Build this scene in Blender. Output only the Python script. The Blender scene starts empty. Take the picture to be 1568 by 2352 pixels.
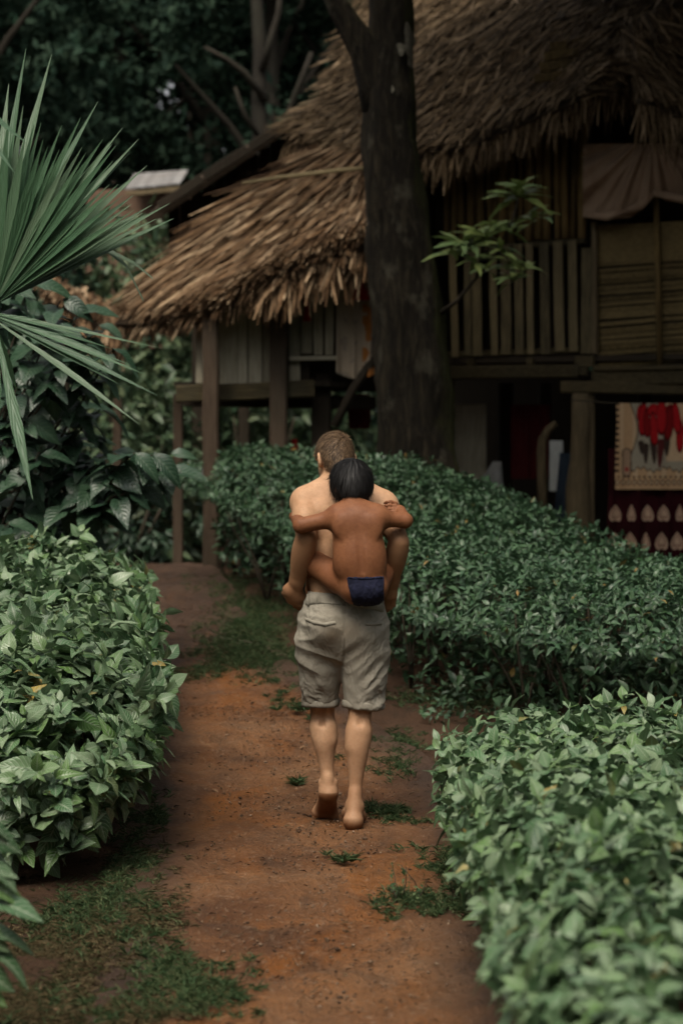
import bpy, math, random
import numpy as np
from mathutils import Vector, Matrix, noise as mnoise

random.seed(11)
rng = np.random.default_rng(11)
sc = bpy.context.scene
col = sc.collection

# ------------------------------------------------------------------ camera, sky, sun, exposure
FPX = 2352 * 80 / 36.0          # focal length in pixels of a 1568 x 2352 picture
CAMZ = 1.65
PITCH = math.atan((1176 - 1025) / FPX)
cam_d = bpy.data.cameras.new('camera')
cam = bpy.data.objects.new('camera', cam_d)
col.objects.link(cam)
cam.location = (0, 0, CAMZ)
cam.rotation_euler = (math.pi / 2 - PITCH, 0, 0)
cam_d.sensor_fit = 'VERTICAL'
cam_d.sensor_height = 36
cam_d.sensor_width = 24
cam_d.lens = 80
cam_d.clip_start = 0.1
cam_d.clip_end = 600
cam_d.dof.use_dof = True
cam_d.dof.focus_distance = 9.75
cam_d.dof.aperture_fstop = 2.6
sc.camera = cam

SUN_EL, SUN_AZ = math.radians(58), math.radians(200)     # azimuth measured from +Y (north) clockwise
wd = bpy.data.worlds.new('World')
sc.world = wd
wd.use_nodes = True
wn, wl = wd.node_tree.nodes, wd.node_tree.links
wn.clear()
w_out = wn.new('ShaderNodeOutputWorld')
w_bg = wn.new('ShaderNodeBackground')
w_sky = wn.new('ShaderNodeTexSky')
w_sky.sky_type = 'NISHITA'
w_sky.sun_disc = False
w_sky.sun_elevation = SUN_EL
w_sky.sun_rotation = SUN_AZ
w_sky.air_density = 1.0
w_sky.dust_density = 6.0
w_sky.ozone_density = 0.6
w_hs = wn.new('ShaderNodeHueSaturation')
w_hs.inputs['Saturation'].default_value = 0.15
wl.new(w_sky.outputs[0], w_hs.inputs['Color'])
wl.new(w_hs.outputs[0], w_bg.inputs['Color'])
w_bg.inputs['Strength'].default_value = 0.10
wl.new(w_bg.outputs[0], w_out.inputs['Surface'])

sun_d = bpy.data.lights.new('sun', 'SUN')
sun_d.energy = 1.7
sun_d.angle = math.radians(30)
sun_d.color = (1.0, 0.87, 0.68)
sun = bpy.data.objects.new('sun', sun_d)
col.objects.link(sun)
# the lamp shines along its -Z; point it away from the sun's place in the sky
sdir = Vector((math.sin(SUN_AZ) * math.cos(SUN_EL), math.cos(SUN_AZ) * math.cos(SUN_EL), math.sin(SUN_EL)))
sun.rotation_euler = sdir.to_track_quat('Z', 'Y').to_euler()
sun.location = sdir * 50

sc.view_settings.view_transform = 'Standard'
sc.view_settings.look = 'None'
sc.view_settings.gamma = 1.0
sc.view_settings.use_curve_mapping = False
sc.view_settings.exposure = 0.72
sc.cycles.max_bounces = 6
sc.cycles.diffuse_bounces = 3
sc.cycles.glossy_bounces = 2
sc.cycles.transmission_bounces = 3
sc.cycles.transparent_max_bounces = 6

# ------------------------------------------------------------------ helpers
_fw = np.array([0, math.cos(PITCH), -math.sin(PITCH)])
_up = np.array([0, math.sin(PITCH), math.cos(PITCH)])
_rt = np.array([1.0, 0, 0])
CAM = np.array([0, 0, CAMZ])


def ray(u, v):
    return _fw + _rt * ((u - 784) / FPX) + _up * ((1176 - v) / FPX)


def P(u, v, Y):
    d = ray(u, v)
    return CAM + d * (Y / d[1])


def on_plane(u, v, A, n, off=0.0):
    d = ray(u, v)
    A = np.asarray(A, float) + np.asarray(n) * off
    return CAM + d * (np.dot(A - CAM, n) / np.dot(d, n))


def project(p):
    q = np.atleast_2d(p) - CAM
    z = q @ _fw
    z = np.where(z < 0.05, 0.05, z)
    return 784 + FPX * (q @ _rt) / z, 1176 - FPX * (q @ _up) / z, z


def sstep(a, b, x):
    t = np.clip((np.asarray(x, float) - a) / (b - a), 0, 1)
    return t * t * (3 - 2 * t)


def ground_z(x, y):
    x = np.asarray(x, float)
    y = np.asarray(y, float)
    t = np.clip((y - 10.3) / 8.7, 0, 1)
    z = 0.63 * (0.5 * t * t * (3 - 2 * t) + 0.5 * t)
    z = z - 0.40 * sstep(19.2, 23.5, y)
    z = z + 0.16 * np.clip(y - 27, 0, 400)
    z = z + 0.012 * np.sin(1.7 * x + 0.9 * y) + 0.010 * np.sin(3.1 * x - 2.3 * y + 1) * sstep(11, 12, y)
    return z


def link(o):
    col.objects.link(o)
    return o


def tag(o, label=None, cat=None, group=None, kind=None):
    if label: o['label'] = label
    if cat: o['category'] = cat
    if group: o['group'] = group
    if kind: o['kind'] = kind
    return o


def thing(name, loc, label, cat, group=None):
    o = link(bpy.data.objects.new(name, None))
    o.empty_display_size = 0.1
    o.location = loc
    return tag(o, label, cat, group)


def adopt(o, parent):
    """Parent o to a thing or a part while o keeps its world coordinates."""
    if parent is not None:
        o.parent = parent
        if parent.parent is None:
            o.matrix_parent_inverse = Matrix.Translation(-Vector(parent.location))
    return o


def mesh_obj(name, me, mat=None, parent=None, smooth=False):
    o = link(bpy.data.objects.new(name, me))
    if mat is not None and not me.materials:
        me.materials.append(mat)
    if smooth:
        me.polygons.foreach_set('use_smooth', np.ones(len(me.polygons), dtype=bool))
    return adopt(o, parent)


def mesh_arrays(name, verts, quads, uv=None, colr=None):
    """verts (N,3), faces (M,k)."""
    verts = np.ascontiguousarray(verts, dtype=np.float32)
    quads = np.ascontiguousarray(quads, dtype=np.int32)
    k = quads.shape[1]
    me = bpy.data.meshes.new(name)
    me.vertices.add(len(verts))
    me.vertices.foreach_set('co', verts.ravel())
    me.loops.add(quads.size)
    me.loops.foreach_set('vertex_index', quads.ravel())
    me.polygons.add(len(quads))
    me.polygons.foreach_set('loop_start', np.arange(0, quads.size, k, dtype=np.int32))
    me.polygons.foreach_set('loop_total', np.full(len(quads), k, dtype=np.int32))
    if uv is not None:
        l = me.uv_layers.new(name='UVMap')
        l.data.foreach_set('uv', np.ascontiguousarray(uv, dtype=np.float32)[quads.ravel()].ravel())
    if colr is not None:
        a = me.color_attributes.new('Col', 'FLOAT_COLOR', 'POINT')
        c = np.ones((len(verts), 4), dtype=np.float32)
        c[:, :3] = colr
        a.data.foreach_set('color', c.ravel())
    me.update(calc_edges=True)
    me.validate()
    return me


def unit(v):
    v = np.asarray(v, float)
    return v / np.maximum(np.linalg.norm(v, axis=-1, keepdims=True), 1e-9)


def grid_faces(nr, nc, wrap=False):
    f = []
    for i in range(nr - 1):
        for j in range(nc if wrap else nc - 1):
            a, b = i * nc + j, i * nc + (j + 1) % nc
            f.append((a, b, b + nc, a + nc))
    return np.array(f, dtype=np.int32)


def leaf_template(n=4, W=0.42, fold=0.25, curl=0.25, tipw=0.02, peak=0.42):
    """A leaf of length 1 along +Y, facing +Z: midrib row and two edge rows."""
    V, UV = [], []
    fine = n > 3
    for i in range(n + 1):
        s = i / n
        p = s / peak if s < peak else 1 - (s - peak) / (1 - peak)
        w = W * 0.5 * (math.sin(p * math.pi / 2) ** (0.70 if s < peak else 0.95))
        w = max(w, tipw)
        zc = -curl * s * s
        if fine:
            ruf = 0.035 * math.sin(s * 11 + W * 9) * w * 4
            h1, h2 = fold * w * 0.95, fold * w * 1.05
            V += [(-w, s - 0.02, zc + h2 + ruf), (-w * 0.55, s, zc + h1), (0, s, zc), (w * 0.55, s, zc + h1), (w, s - 0.02, zc + h2 - ruf)]
            UV += [(0.0, s), (0.225, s), (0.5, s), (0.775, s), (1.0, s)]
        else:
            V += [(-w, s, zc + fold * w * 1.2), (0, s, zc), (w, s, zc + fold * w * 1.2)]
            UV += [(0.0, s), (0.5, s), (1.0, s)]
    return np.array(V, float), grid_faces(n + 1, 5 if fine else 3), np.array(UV, float)


def blade_template(n=6, W=0.06, fold=0.5, curl=0.1, peak=0.6, base=0.25):
    V, UV = [], []
    for i in range(n + 1):
        s = i / n
        w = W * 0.5 * ((base + (1 - base) * s / peak) if s < peak else max(1 - (s - peak) / (1 - peak), 0.03))
        zc = -curl * s * s
        V += [(-w, s, zc + fold * w), (0, s, zc), (w, s, zc + fold * w)]
        UV += [(0.0, s), (0.5, s), (1.0, s)]
    return np.array(V, float), grid_faces(n + 1, 3), np.array(UV, float)


def strip_template(n=3, W=1.0, curl=0.05):
    V, UV = [], []
    for i in range(n + 1):
        s = i / n
        w = W * 0.5 * (1 if s < 0.7 else 1 - (s - 0.7) * 2.2)
        V += [(-w, s, -curl * s * s), (w, s, -curl * s * s)]
        UV += [(0, s), (1, s)]
    return np.array(V, float), grid_faces(n + 1, 2), np.array(UV, float)


def frames(d, n):
    """Rotation matrices whose columns are side, d, normal."""
    d = unit(d)
    side = unit(np.cross(d, n))
    nn = np.cross(side, d)
    return np.stack([side, d, nn], axis=-1)


def batch(tpl, O, R, S):
    """S (N,) or (N,3) scale."""
    V, F, UV = tpl
    S = np.asarray(S, float)
    if S.ndim == 1:
        S = np.repeat(S[:, None], 3, 1)
    W = np.einsum('nij,nkj->nki', R, V[None] * S[:, None, :]) + O[:, None, :]
    N, k = len(O), len(V)
    Fa = (F[None] + (np.arange(N) * k)[:, None, None]).reshape(-1, F.shape[1])
    return W.reshape(-1, 3), Fa, np.tile(UV, (N, 1))


def scatter(root, tpls, O, R, S, mat, n_parts, part='leaf', rest='foliage', score=None):
    """The n_parts that show largest as objects that share a mesh; the others joined into one stuff part."""
    O = np.asarray(O, float)
    N = len(O)
    S = np.asarray(S, float)
    if S.ndim == 1:
        S = np.repeat(S[:, None], 3, 1)
    u, v, z = project(O + R[:, :, 1] * S[:, 1:2] * 0.5)
    inside = (u > 5) & (u < 1563) & (v > 5) & (v < 2347)
    sc_ = S[:, 1] / z * inside
    if score is not None:
        sc_ = sc_ * score
    order = np.argsort(-sc_)
    pick = order[:n_parts]
    pick = pick[sc_[pick] > 0]
    which = rng.integers(0, len(tpls), N)
    meshes = []
    for t in tpls:
        me = mesh_arrays(part, *t)
        me.materials.append(mat)
        me.polygons.foreach_set('use_smooth', np.ones(len(me.polygons), dtype=bool))
        meshes.append(me)
    for i in pick:
        o = link(bpy.data.objects.new(part, meshes[which[i]]))
        M = np.eye(4)
        M[:3, :3] = R[i] * S[i][None, :]
        M[:3, 3] = O[i]
        adopt(o, root)
        o.matrix_basis = Matrix(M.tolist())
    keep = np.ones(N, bool)
    keep[pick] = False
    if keep.any():
        Vs, Fs, Us, off = [], [], [], 0
        for k, t in enumerate(tpls):
            sel = keep & (which == k)
            if sel.any():
                a, b, c = batch(t, O[sel], R[sel], S[sel])
                Vs.append(a); Fs.append(b + off); Us.append(c)
                off += len(a)
        me = mesh_arrays(rest, np.concatenate(Vs), np.concatenate(Fs), np.concatenate(Us))
        o = mesh_obj(rest, me, mat, root, smooth=True)
        o['kind'] = 'stuff'
        return o


def tube_arrays(pts, rad, nseg=8, squash=None, jitter=0.0):
    pts = np.asarray(pts, float)
    rad = np.broadcast_to(np.asarray(rad, float), (len(pts),))
    V = []
    tang = np.gradient(pts, axis=0)
    tang = unit(tang)
    ref = np.array([0.0, 1, 0]) if abs(tang[0][1]) < 0.9 else np.array([1.0, 0, 0])
    for i, p in enumerate(pts):
        a = unit(np.cross(tang[i], ref)); b = np.cross(tang[i], a)
        for j in range(nseg):
            t = 2 * math.pi * j / nseg
            r = rad[i] * (1 + jitter * math.sin(3 * t + i * 0.7) + jitter * 0.7 * math.sin(5 * t + 2 - i * 0.4))
            V.append(p + r * (math.cos(t) * a + math.sin(t) * b))
    F = grid_faces(len(pts), nseg, True)
    n = len(pts)
    V += [pts[0], pts[-1]]
    caps = []
    for j in range(nseg):
        k = (j + 1) % nseg
        caps.append((j, n * nseg, n * nseg, k))
    V = np.array(V)
    # caps as quads made of triangles would be degenerate: build them as real triangles later
    tri0 = [(k2, j, n * nseg) for j, k2 in [(j, (j + 1) % nseg) for j in range(nseg)]]
    tri1 = [((n - 1) * nseg + j, (n - 1) * nseg + k2, n * nseg + 1) for j, k2 in [(j, (j + 1) % nseg) for j in range(nseg)]]
    faces = [tuple(f) for f in F] + tri0 + tri1
    return V, faces


def poly_mesh(name, V, faces):
    me = bpy.data.meshes.new(name)
    me.from_pydata([tuple(map(float, v)) for v in V], [], [tuple(int(i) for i in f) for f in faces])
    me.update()
    return me


def tubes(name, list_of, mat, parent, nseg=8, jitter=0.0):
    """Join several tubes into one mesh object (limbs of one trunk, twigs of one plant)."""
    V, F, off = [], [], 0
    for pts, rad in list_of:
        v, f = tube_arrays(pts, rad, nseg, jitter=jitter)
        V.append(v); F += [tuple(i + off for i in q) for q in f]
        off += len(v)
    return mesh_obj(name, poly_mesh(name, np.concatenate(V), F), mat, parent, smooth=True)


def bar(name, a, b, w, d, mat, parent=None, side=(1, 0, 0), jit=0.0, taper=1.0, nseg=1):
    """A plank or pole of rectangular section from a to b, w along side, d across."""
    a, b = np.asarray(a, float), np.asarray(b, float)
    ax = unit(b - a)
    s = np.asarray(side, float)
    s = unit(s - ax * np.dot(s, ax))
    c = np.cross(ax, s)
    V, F = [], []
    be = min(w, d) * 0.14
    prof = [(-w / 2 + be, -d / 2), (w / 2 - be, -d / 2), (w / 2, -d / 2 + be), (w / 2, d / 2 - be), (w / 2 - be, d / 2), (-w / 2 + be, d / 2), (-w / 2, d / 2 - be), (-w / 2, -d / 2 + be)]
    for k in range(nseg + 1):
        t = k / nseg
        p = a + (b - a) * t + (s * random.uniform(-jit, jit) + c * random.uniform(-jit, jit))
        q = 1 + (taper - 1) * t
        for x, y in prof:
            V.append(p + s * (x * q + random.uniform(-jit, jit) * 0.4) + c * (y * q))
    for k in range(nseg):
        for j in range(8):
            i0, i1 = k * 8 + j, k * 8 + (j + 1) % 8
            F.append((i0, i1, i1 + 8, i0 + 8))
    F.append(tuple(range(7, -1, -1)))
    F.append(tuple(nseg * 8 + j for j in range(8)))
    return mesh_obj(name, poly_mesh(name, V, F), mat, parent)


def cyl(name, pts, rad, mat, parent, nseg=10, jitter=0.0):
    v, f = tube_arrays(pts, rad, nseg, jitter=jitter)
    return mesh_obj(name, poly_mesh(name, v, f), mat, parent, smooth=True)


# ------------------------------------------------------------------ materials
class NT:
    def __init__(s, name):
        s.m = bpy.data.materials.new(name)
        s.m.use_nodes = True
        s.n, s.l = s.m.node_tree.nodes, s.m.node_tree.links
        s.n.clear()
        s.out = s.n.new('ShaderNodeOutputMaterial')
        s.b = s.n.new('ShaderNodeBsdfPrincipled')
        s.l.new(s.b.outputs[0], s.out.inputs['Surface'])

    def add(s, t, **kw):
        n = s.n.new(t)
        for k, v in kw.items():
            setattr(n, k, v)
        return n

    def coord(s, kind='Object', scale=(1, 1, 1), rot=(0, 0, 0)):
        c = s.add('ShaderNodeTexCoord')
        m = s.add('ShaderNodeMapping')
        m.inputs['Scale'].default_value = scale
        m.inputs['Rotation'].default_value = rot
        s.l.new(c.outputs[kind], m.inputs['Vector'])
        return m.outputs[0]

    def noise(s, vec, scale=5, detail=4, rough=0.6, dist=0.0):
        n = s.add('ShaderNodeTexNoise')
        n.inputs['Scale'].default_value = scale
        n.inputs['Detail'].default_value = detail
        n.inputs['Roughness'].default_value = rough
        n.inputs['Distortion'].default_value = dist
        if vec is not None: s.l.new(vec, n.inputs['Vector'])
        return n.outputs['Fac']

    def ramp(s, fac, stops):
        r = s.add('ShaderNodeValToRGB')
        els = r.color_ramp.elements
        while len(els) < len(stops):
            els.new(0.5)
        for e, (p, c) in zip(els, stops):
            e.position = p
            e.color = (*c, 1) if len(c) == 3 else c
        s.l.new(fac, r.inputs[0])
        return r.outputs[0]

    def math(s, op, a, b=None, clamp=False):
        n = s.add('ShaderNodeMath', operation=op, use_clamp=clamp)
        for i, x in enumerate((a, b)):
            if x is None: continue
            if isinstance(x, (int, float)): n.inputs[i].default_value = x
            else: s.l.new(x, n.inputs[i])
        return n.outputs[0]

    def mix(s, fac, a, b, blend='MIX'):
        n = s.add('ShaderNodeMix', data_type='RGBA', blend_type=blend)
        for i, x in ((0, fac), (6, a), (7, b)):
            if isinstance(x, (int, float)): n.inputs[i].default_value = x
            elif isinstance(x, tuple): n.inputs[i].default_value = (*x, 1)
            else: s.l.new(x, n.inputs[i])
        return n.outputs[2]

    def bump(s, h, strength=0.4, dist=0.02):
        b = s.add('ShaderNodeBump')
        b.inputs['Strength'].default_value = strength
        b.inputs['Distance'].default_value = dist
        s.l.new(h, b.inputs['Height'])
        s.l.new(b.outputs[0], s.b.inputs['Normal'])

    def color(s, c):
        if isinstance(c, tuple): s.b.inputs['Base Color'].default_value = (*c, 1)
        else: s.l.new(c, s.b.inputs['Base Color'])

    def set(s, rough=0.8, spec=0.3):
        if isinstance(rough, (int, float)): s.b.inputs['Roughness'].default_value = rough
        else: s.l.new(rough, s.b.inputs['Roughness'])
        s.b.inputs['Specular IOR Level'].default_value = spec
        return s.m


def leaf_mat(name, greens, vein=(0.2, 0.3, 0.16), vein_amt=0.35, rough=0.45, spec=0.45, trans=0.25, odd=None):
    t = NT(name)
    oi = t.add('ShaderNodeObjectInfo')
    ge = t.add('ShaderNodeNewGeometry')
    r = t.math('FRACT', t.math('ADD', oi.outputs['Random'], ge.outputs['Random Per Island']))
    k = len(greens)
    stops = [(i / (k - 1) * 0.94, g) for i, g in enumerate(greens)]
    if odd: stops += [(0.988, greens[-1]), (0.996, odd)]
    c = t.ramp(r, stops)
    uv = t.add('ShaderNodeUVMap')
    sx = t.add('ShaderNodeSeparateXYZ')
    t.l.new(uv.outputs[0], sx.inputs[0])
    ax = t.math('ABSOLUTE', t.math('SUBTRACT', sx.outputs[0], 0.5))
    mid = t.math('SUBTRACT', 1.0, t.math('MULTIPLY', ax, 14.0), clamp=True)
    ph = t.math('SUBTRACT', t.math('MULTIPLY', sx.outputs[1], 8.0), t.math('MULTIPLY', ax, 5.0))
    side = t.math('POWER', t.math('ADD', t.math('MULTIPLY', t.math('SINE', t.math('MULTIPLY', ph, 6.2832)), 0.5), 0.5), 5.0)
    nz = t.noise(t.coord('Object', (1, 1, 1)), 30, 3, 0.6)
    pat = t.math('MAXIMUM', mid, t.math('MULTIPLY', side, 0.6))
    pat = t.math('MULTIPLY', t.math('MULTIPLY', pat, vein_amt), t.math('ADD', nz, 0.5))
    c2 = t.mix(pat, c, vein)
    if vein_amt > 0.2:
        t.bump(t.math('MULTIPLY', side, -1.0), 0.5, 0.004)
    # undersides are paler and duller
    c3 = t.mix(t.math('MULTIPLY', ge.outputs['Backfacing'], 0.4), c2, tuple(min(1, x * 1.25 + 0.01) for x in greens[0]))
    t.color(c3)
    t.set(rough, spec)
    if trans > 0:
        tr = t.add('ShaderNodeBsdfTranslucent')
        t.l.new(c3, tr.inputs['Color'])
        mx = t.add('ShaderNodeMixShader')
        mx.inputs[0].default_value = trans
        t.l.new(t.b.outputs[0], mx.inputs[1])
        t.l.new(tr.outputs[0], mx.inputs[2])
        t.l.new(mx.outputs[0], t.out.inputs['Surface'])
    return t.m


def island_mat(name, cols, rough=0.85, spec=0.2, streak=(1, 1, 1), nscale=20, namt=0.4, bump=0.3):
    """Colour picked per piece, then streaked along the piece's length through its UV."""
    t = NT(name)
    oi = t.add('ShaderNodeObjectInfo')
    ge = t.add('ShaderNodeNewGeometry')
    r = t.math('FRACT', t.math('ADD', oi.outputs['Random'], ge.outputs['Random Per Island']))
    c = t.ramp(r, [(i / max(1, len(cols) - 1), g) for i, g in enumerate(cols)])
    nz = t.noise(t.coord('Object', streak), nscale, 5, 0.65)
    g = t.ramp(nz, [(0.25, (1 - namt,) * 3), (0.75, (1 + namt * 0.4,) * 3)])
    t.color(t.mix(1.0, c, g, 'MULTIPLY'))
    t.bump(nz, bump, 0.01)
    return t.set(rough, spec)


def wood_mat(name, cols, streak=(14, 14, 1.2), nscale=4, rough=0.85, bump=0.5, stain=0.5, stain_col=(0.03, 0.03, 0.02)):
    t = NT(name)
    oi = t.add('ShaderNodeObjectInfo')
    nz = t.noise(t.coord('Object', streak), nscale, 6, 0.65, 0.3)
    f = t.math('ADD', nz, t.math('MULTIPLY', t.math('SUBTRACT', oi.outputs['Random'], 0.5), 0.35))
    k = len(cols)
    c = t.ramp(f, [(0.28 + 0.44 * i / (k - 1), g) for i, g in enumerate(cols)])
    st = t.noise(t.coord('Object', (1, 1, 0.6)), 3.0, 4, 0.6)
    c = t.mix(t.math('MULTIPLY', t.ramp(st, [(0.45, (0, 0, 0)), (0.7, (1, 1, 1))]), stain), c, stain_col)
    t.color(c)
    t.bump(nz, bump, 0.01)
    return t.set(rough, 0.2)
# ------------------------------------------------------------------ ground and path
def path_centre(y):
    ys = [0, 4, 6.8, 8.4, 9.8, 11.5, 13.5, 15.5, 17.5, 19.5, 22]
    xs = [0.05, 0.0, -0.10, -0.12, -0.12, -0.30, -0.62, -1.0, -1.35, -1.75, -2.3]
    return np.interp(y, ys, xs)


def path_half(y):
    return np.interp(y, [0, 6.8, 8.5, 9.8, 11.5, 13.5, 16, 19.5, 22], [0.62, 0.62, 0.70, 0.80, 0.72, 0.50, 0.42, 0.60, 0.6])


def earth_material(name, wet, edge=False):
    t = NT(name)
    co = t.coord('Object', (1, 1, 1))
    big = t.noise(co, 1.1, 5, 0.6, 0.4)
    mid = t.noise(t.coord('Object', (1, 0.55, 1)), 6.0, 6, 0.68, 0.6)
    fine = t.noise(t.coord('Object', (1, 0.6, 1)), 45, 5, 0.7)
    grit = t.noise(t.coord('Object', (1, 0.8, 1)), 130, 3, 0.7)
    if wet:
        base = t.ramp(big, [(0.32, (0.100, 0.037, 0.010)), (0.45, (0.170, 0.068, 0.021)), (0.58, (0.228, 0.104, 0.040)), (0.72, (0.245, 0.132, 0.064))])
        clay = t.ramp(t.noise(t.coord('Object', (1.3, 0.5, 1)), 1.9, 4, 0.55, 0.8), [(0.50, (0, 0, 0)), (0.68, (0.85, 0.85, 0.85))])
        base = t.mix(t.math('MULTIPLY', clay, 0.75), base, (0.300, 0.100, 0.015))
        base = t.mix(t.math('MULTIPLY', t.ramp(mid, [(0.30, (1, 1, 1)), (0.54, (0, 0, 0))]), 0.60), base, (0.048, 0.027, 0.015))
        base = t.mix(t.math('MULTIPLY', t.ramp(fine, [(0.54, (0, 0, 0)), (0.68, (1, 1, 1))]), 0.62), base, (0.33, 0.22, 0.14))
        rough = t.ramp(clay, [(0.0, (0.66,) * 3), (0.8, (0.34,) * 3)])
    else:
        base = t.ramp(big, [(0.3, SOIL[0]), (0.55, SOIL[1]), (0.75, SOIL[2])])
        base = t.mix(t.math('MULTIPLY', t.ramp(mid, [(0.36, (1, 1, 1)), (0.52, (0, 0, 0))]), 0.6), base, (0.026, 0.020, 0.012))
        base = t.mix(t.math('MULTIPLY', t.ramp(fine, [(0.60, (0, 0, 0)), (0.75, (1, 1, 1))]), 0.5), base, (0.14, 0.096, 0.060))
        rough = 0.9
    if edge:
        a = t.add('ShaderNodeVertexColor'); a.layer_name = 'Col'
        sp = t.add('ShaderNodeSeparateColor'); t.l.new(a.outputs[0], sp.inputs[0])
        ef = t.math('ADD', sp.outputs[0], t.math('MULTIPLY', t.math('SUBTRACT', mid, 0.5), 1.1))
        soil = t.ramp(big, [(0.3, SOIL[0]), (0.55, SOIL[1]), (0.75, SOIL[2])])
        base = t.mix(t.ramp(ef, [(0.25, (0, 0, 0)), (0.75, (1, 1, 1))]), base, soil)
    base = t.mix(t.math('MULTIPLY', t.ramp(grit, [(0.34, (1, 1, 1)), (0.44, (0, 0, 0))]), 0.80), base, (0.028, 0.018, 0.013))
    t.color(base)
    h = t.math('ADD', t.math('MULTIPLY', mid, 1.0), t.math('ADD', t.math('MULTIPLY', fine, 0.45), t.math('MULTIPLY', grit, 0.15)))
    t.bump(h, 1.0, 0.075)
    return t.set(rough, 0.35 if wet else 0.15)


SOIL = [(0.038, 0.020, 0.011), (0.078, 0.042, 0.024), (0.105, 0.063, 0.039)]
M_soil = earth_material('soil', False)
M_path = earth_material('path_earth', True, True)


def fnoise(x, y, s):
    return np.array([mnoise.noise(Vector((a * s, b * s, 0.37))) for a, b in zip(x, y)])


def build_ground():
    xs = np.concatenate([np.linspace(-140, -8, 14), np.linspace(-6, 6, 60), np.linspace(8, 140, 14)])
    ys = np.concatenate([np.linspace(-60, 2, 8), np.linspace(3, 24, 106), np.linspace(25, 60, 20), np.linspace(70, 160, 8)])
    X, Y = np.meshgrid(xs, ys)
    Z = ground_z(X, Y)
    x, y = X.ravel(), Y.ravel()
    near = (np.abs(x) < 6.5) & (y > 2) & (y < 24.5)
    n = np.zeros(len(x))
    n[near] = 0.020 * fnoise(x[near], y[near], 1.7) + 0.010 * fnoise(x[near], y[near], 5.0)
    under = (np.abs(x - path_centre(y)) < 1.02 * path_half(y)) & (y > 3.5) & (y < 21)
    V = np.stack([x, y, Z.ravel() + n - 0.02 - 0.07 * under], 1)
    me = mesh_arrays('ground', V, grid_faces(len(ys), len(xs)))
    o = mesh_obj('ground', me, M_soil, smooth=True)
    tag(o, 'dark brown bare soil beside the path and under the hedges', 'ground', kind='structure')


def build_path():
    ys = np.linspace(3.0, 21.5, 620)
    m = 65
    V, C = [], []
    for y in ys:
        c, h = float(path_centre(y)), float(path_half(y))
        for j in range(m):
            t = -1 + 2 * j / (m - 1)
            wob = 0.10 * mnoise.noise(Vector((t * 3 + 7, y * 1.3, 2))) + 0.05 * mnoise.noise(Vector((t * 3, y * 4.3, 5)))
            x = c + t * h * 1.12 * (1 + wob)
            z = float(ground_z(x, y))
            e = max(0.0, abs(t) - 0.86) / 0.14
            C.append((min(1, max(0, (abs(t) - 0.34) / 0.56)) + 0.75 * float(sstep(12.8, 15.5, y)),) * 3)
            dip = 0.022 * (1 - t * t)
            lump = 0.022 * mnoise.noise(Vector((x * 2.2, y * 1.6, 1))) + 0.014 * mnoise.noise(Vector((x * 7, y * 4.5, 4))) + 0.008 * mnoise.noise(Vector((x * 17, y * 11, 9)))
            V.append((x, y, z + 0.018 - dip + lump - 0.075 * e * e))
    me = mesh_arrays('path', np.array(V), grid_faces(len(ys), m), None, np.array(C))
    o = mesh_obj('path', me, M_path, smooth=True)
    tag(o, 'worn reddish brown dirt path with damp orange clay patches', 'path', kind='structure')


build_ground()
build_path()

# ------------------------------------------------------------------ thatch
THATCH_GREY = [(0.034, 0.022, 0.011), (0.13, 0.083, 0.040), (0.060, 0.038, 0.018), (0.28, 0.19, 0.105), (0.085, 0.053, 0.024), (0.42, 0.30, 0.18), (0.050, 0.032, 0.016)]
THATCH_WARM = [(0.036, 0.020, 0.009), (0.155, 0.088, 0.043), (0.070, 0.039, 0.018), (0.30, 0.19, 0.105), (0.115, 0.060, 0.025), (0.47, 0.335, 0.205), (0.048, 0.026, 0.012), (0.088, 0.048, 0.022)]
M_thatch_dark = island_mat('thatch_weathered', THATCH_GREY, nscale=14, namt=0.55, bump=0.5)
M_thatch_warm = island_mat('thatch_straw', THATCH_WARM, nscale=14, namt=0.55, bump=0.5)
M_under = island_mat('thatch_underside', [(0.05, 0.035, 0.022), (0.07, 0.05, 0.03)], nscale=30, namt=0.6)
STRIPS = [strip_template(4, 1.0, 0.05), strip_template(4, 0.8, 0.12), strip_template(4, 1.1, -0.03)]


def surf_normal(S, s, t, flip=1):
    e = 1e-3
    a = S(s + e, t) - S(s - e, t)
    b = S(s, t + e) - S(s, t - e)
    n = unit(np.cross(a, b))
    # towards the sky and the open side
    sg = np.sign(n @ np.array([0, -0.6, 0.8]))
    return n * sg[:, None], unit(a)


def slab(name, S, ns, nt, thick, mat, parent):
    s, t = np.meshgrid(np.linspace(0, 1, ns), np.linspace(0, 1, nt), indexing='ij')
    s, t = s.ravel(), t.ravel()
    n, _ = surf_normal(S, np.clip(s, 0.01, 0.99), np.clip(t, 0.01, 0.99))
    top = S(s, t) - n * 0.01
    bot = top - n * thick
    F = grid_faces(ns, nt)
    k = ns * nt
    faces = [tuple(f) for f in F] + [tuple(f[::-1] + k) for f in F]
    ring = [i for i in range(nt)] + [i * nt + nt - 1 for i in range(1, ns)] + [(ns - 1) * nt + j for j in range(nt - 2, -1, -1)] + [i * nt for i in range(ns - 2, 0, -1)]
    for a, b in zip(ring, ring[1:] + ring[:1]):
        faces.append((a, a + k, b + k, b))
    return mesh_obj(name, poly_mesh(name, np.concatenate([top, bot]), faces), mat, parent)


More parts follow.
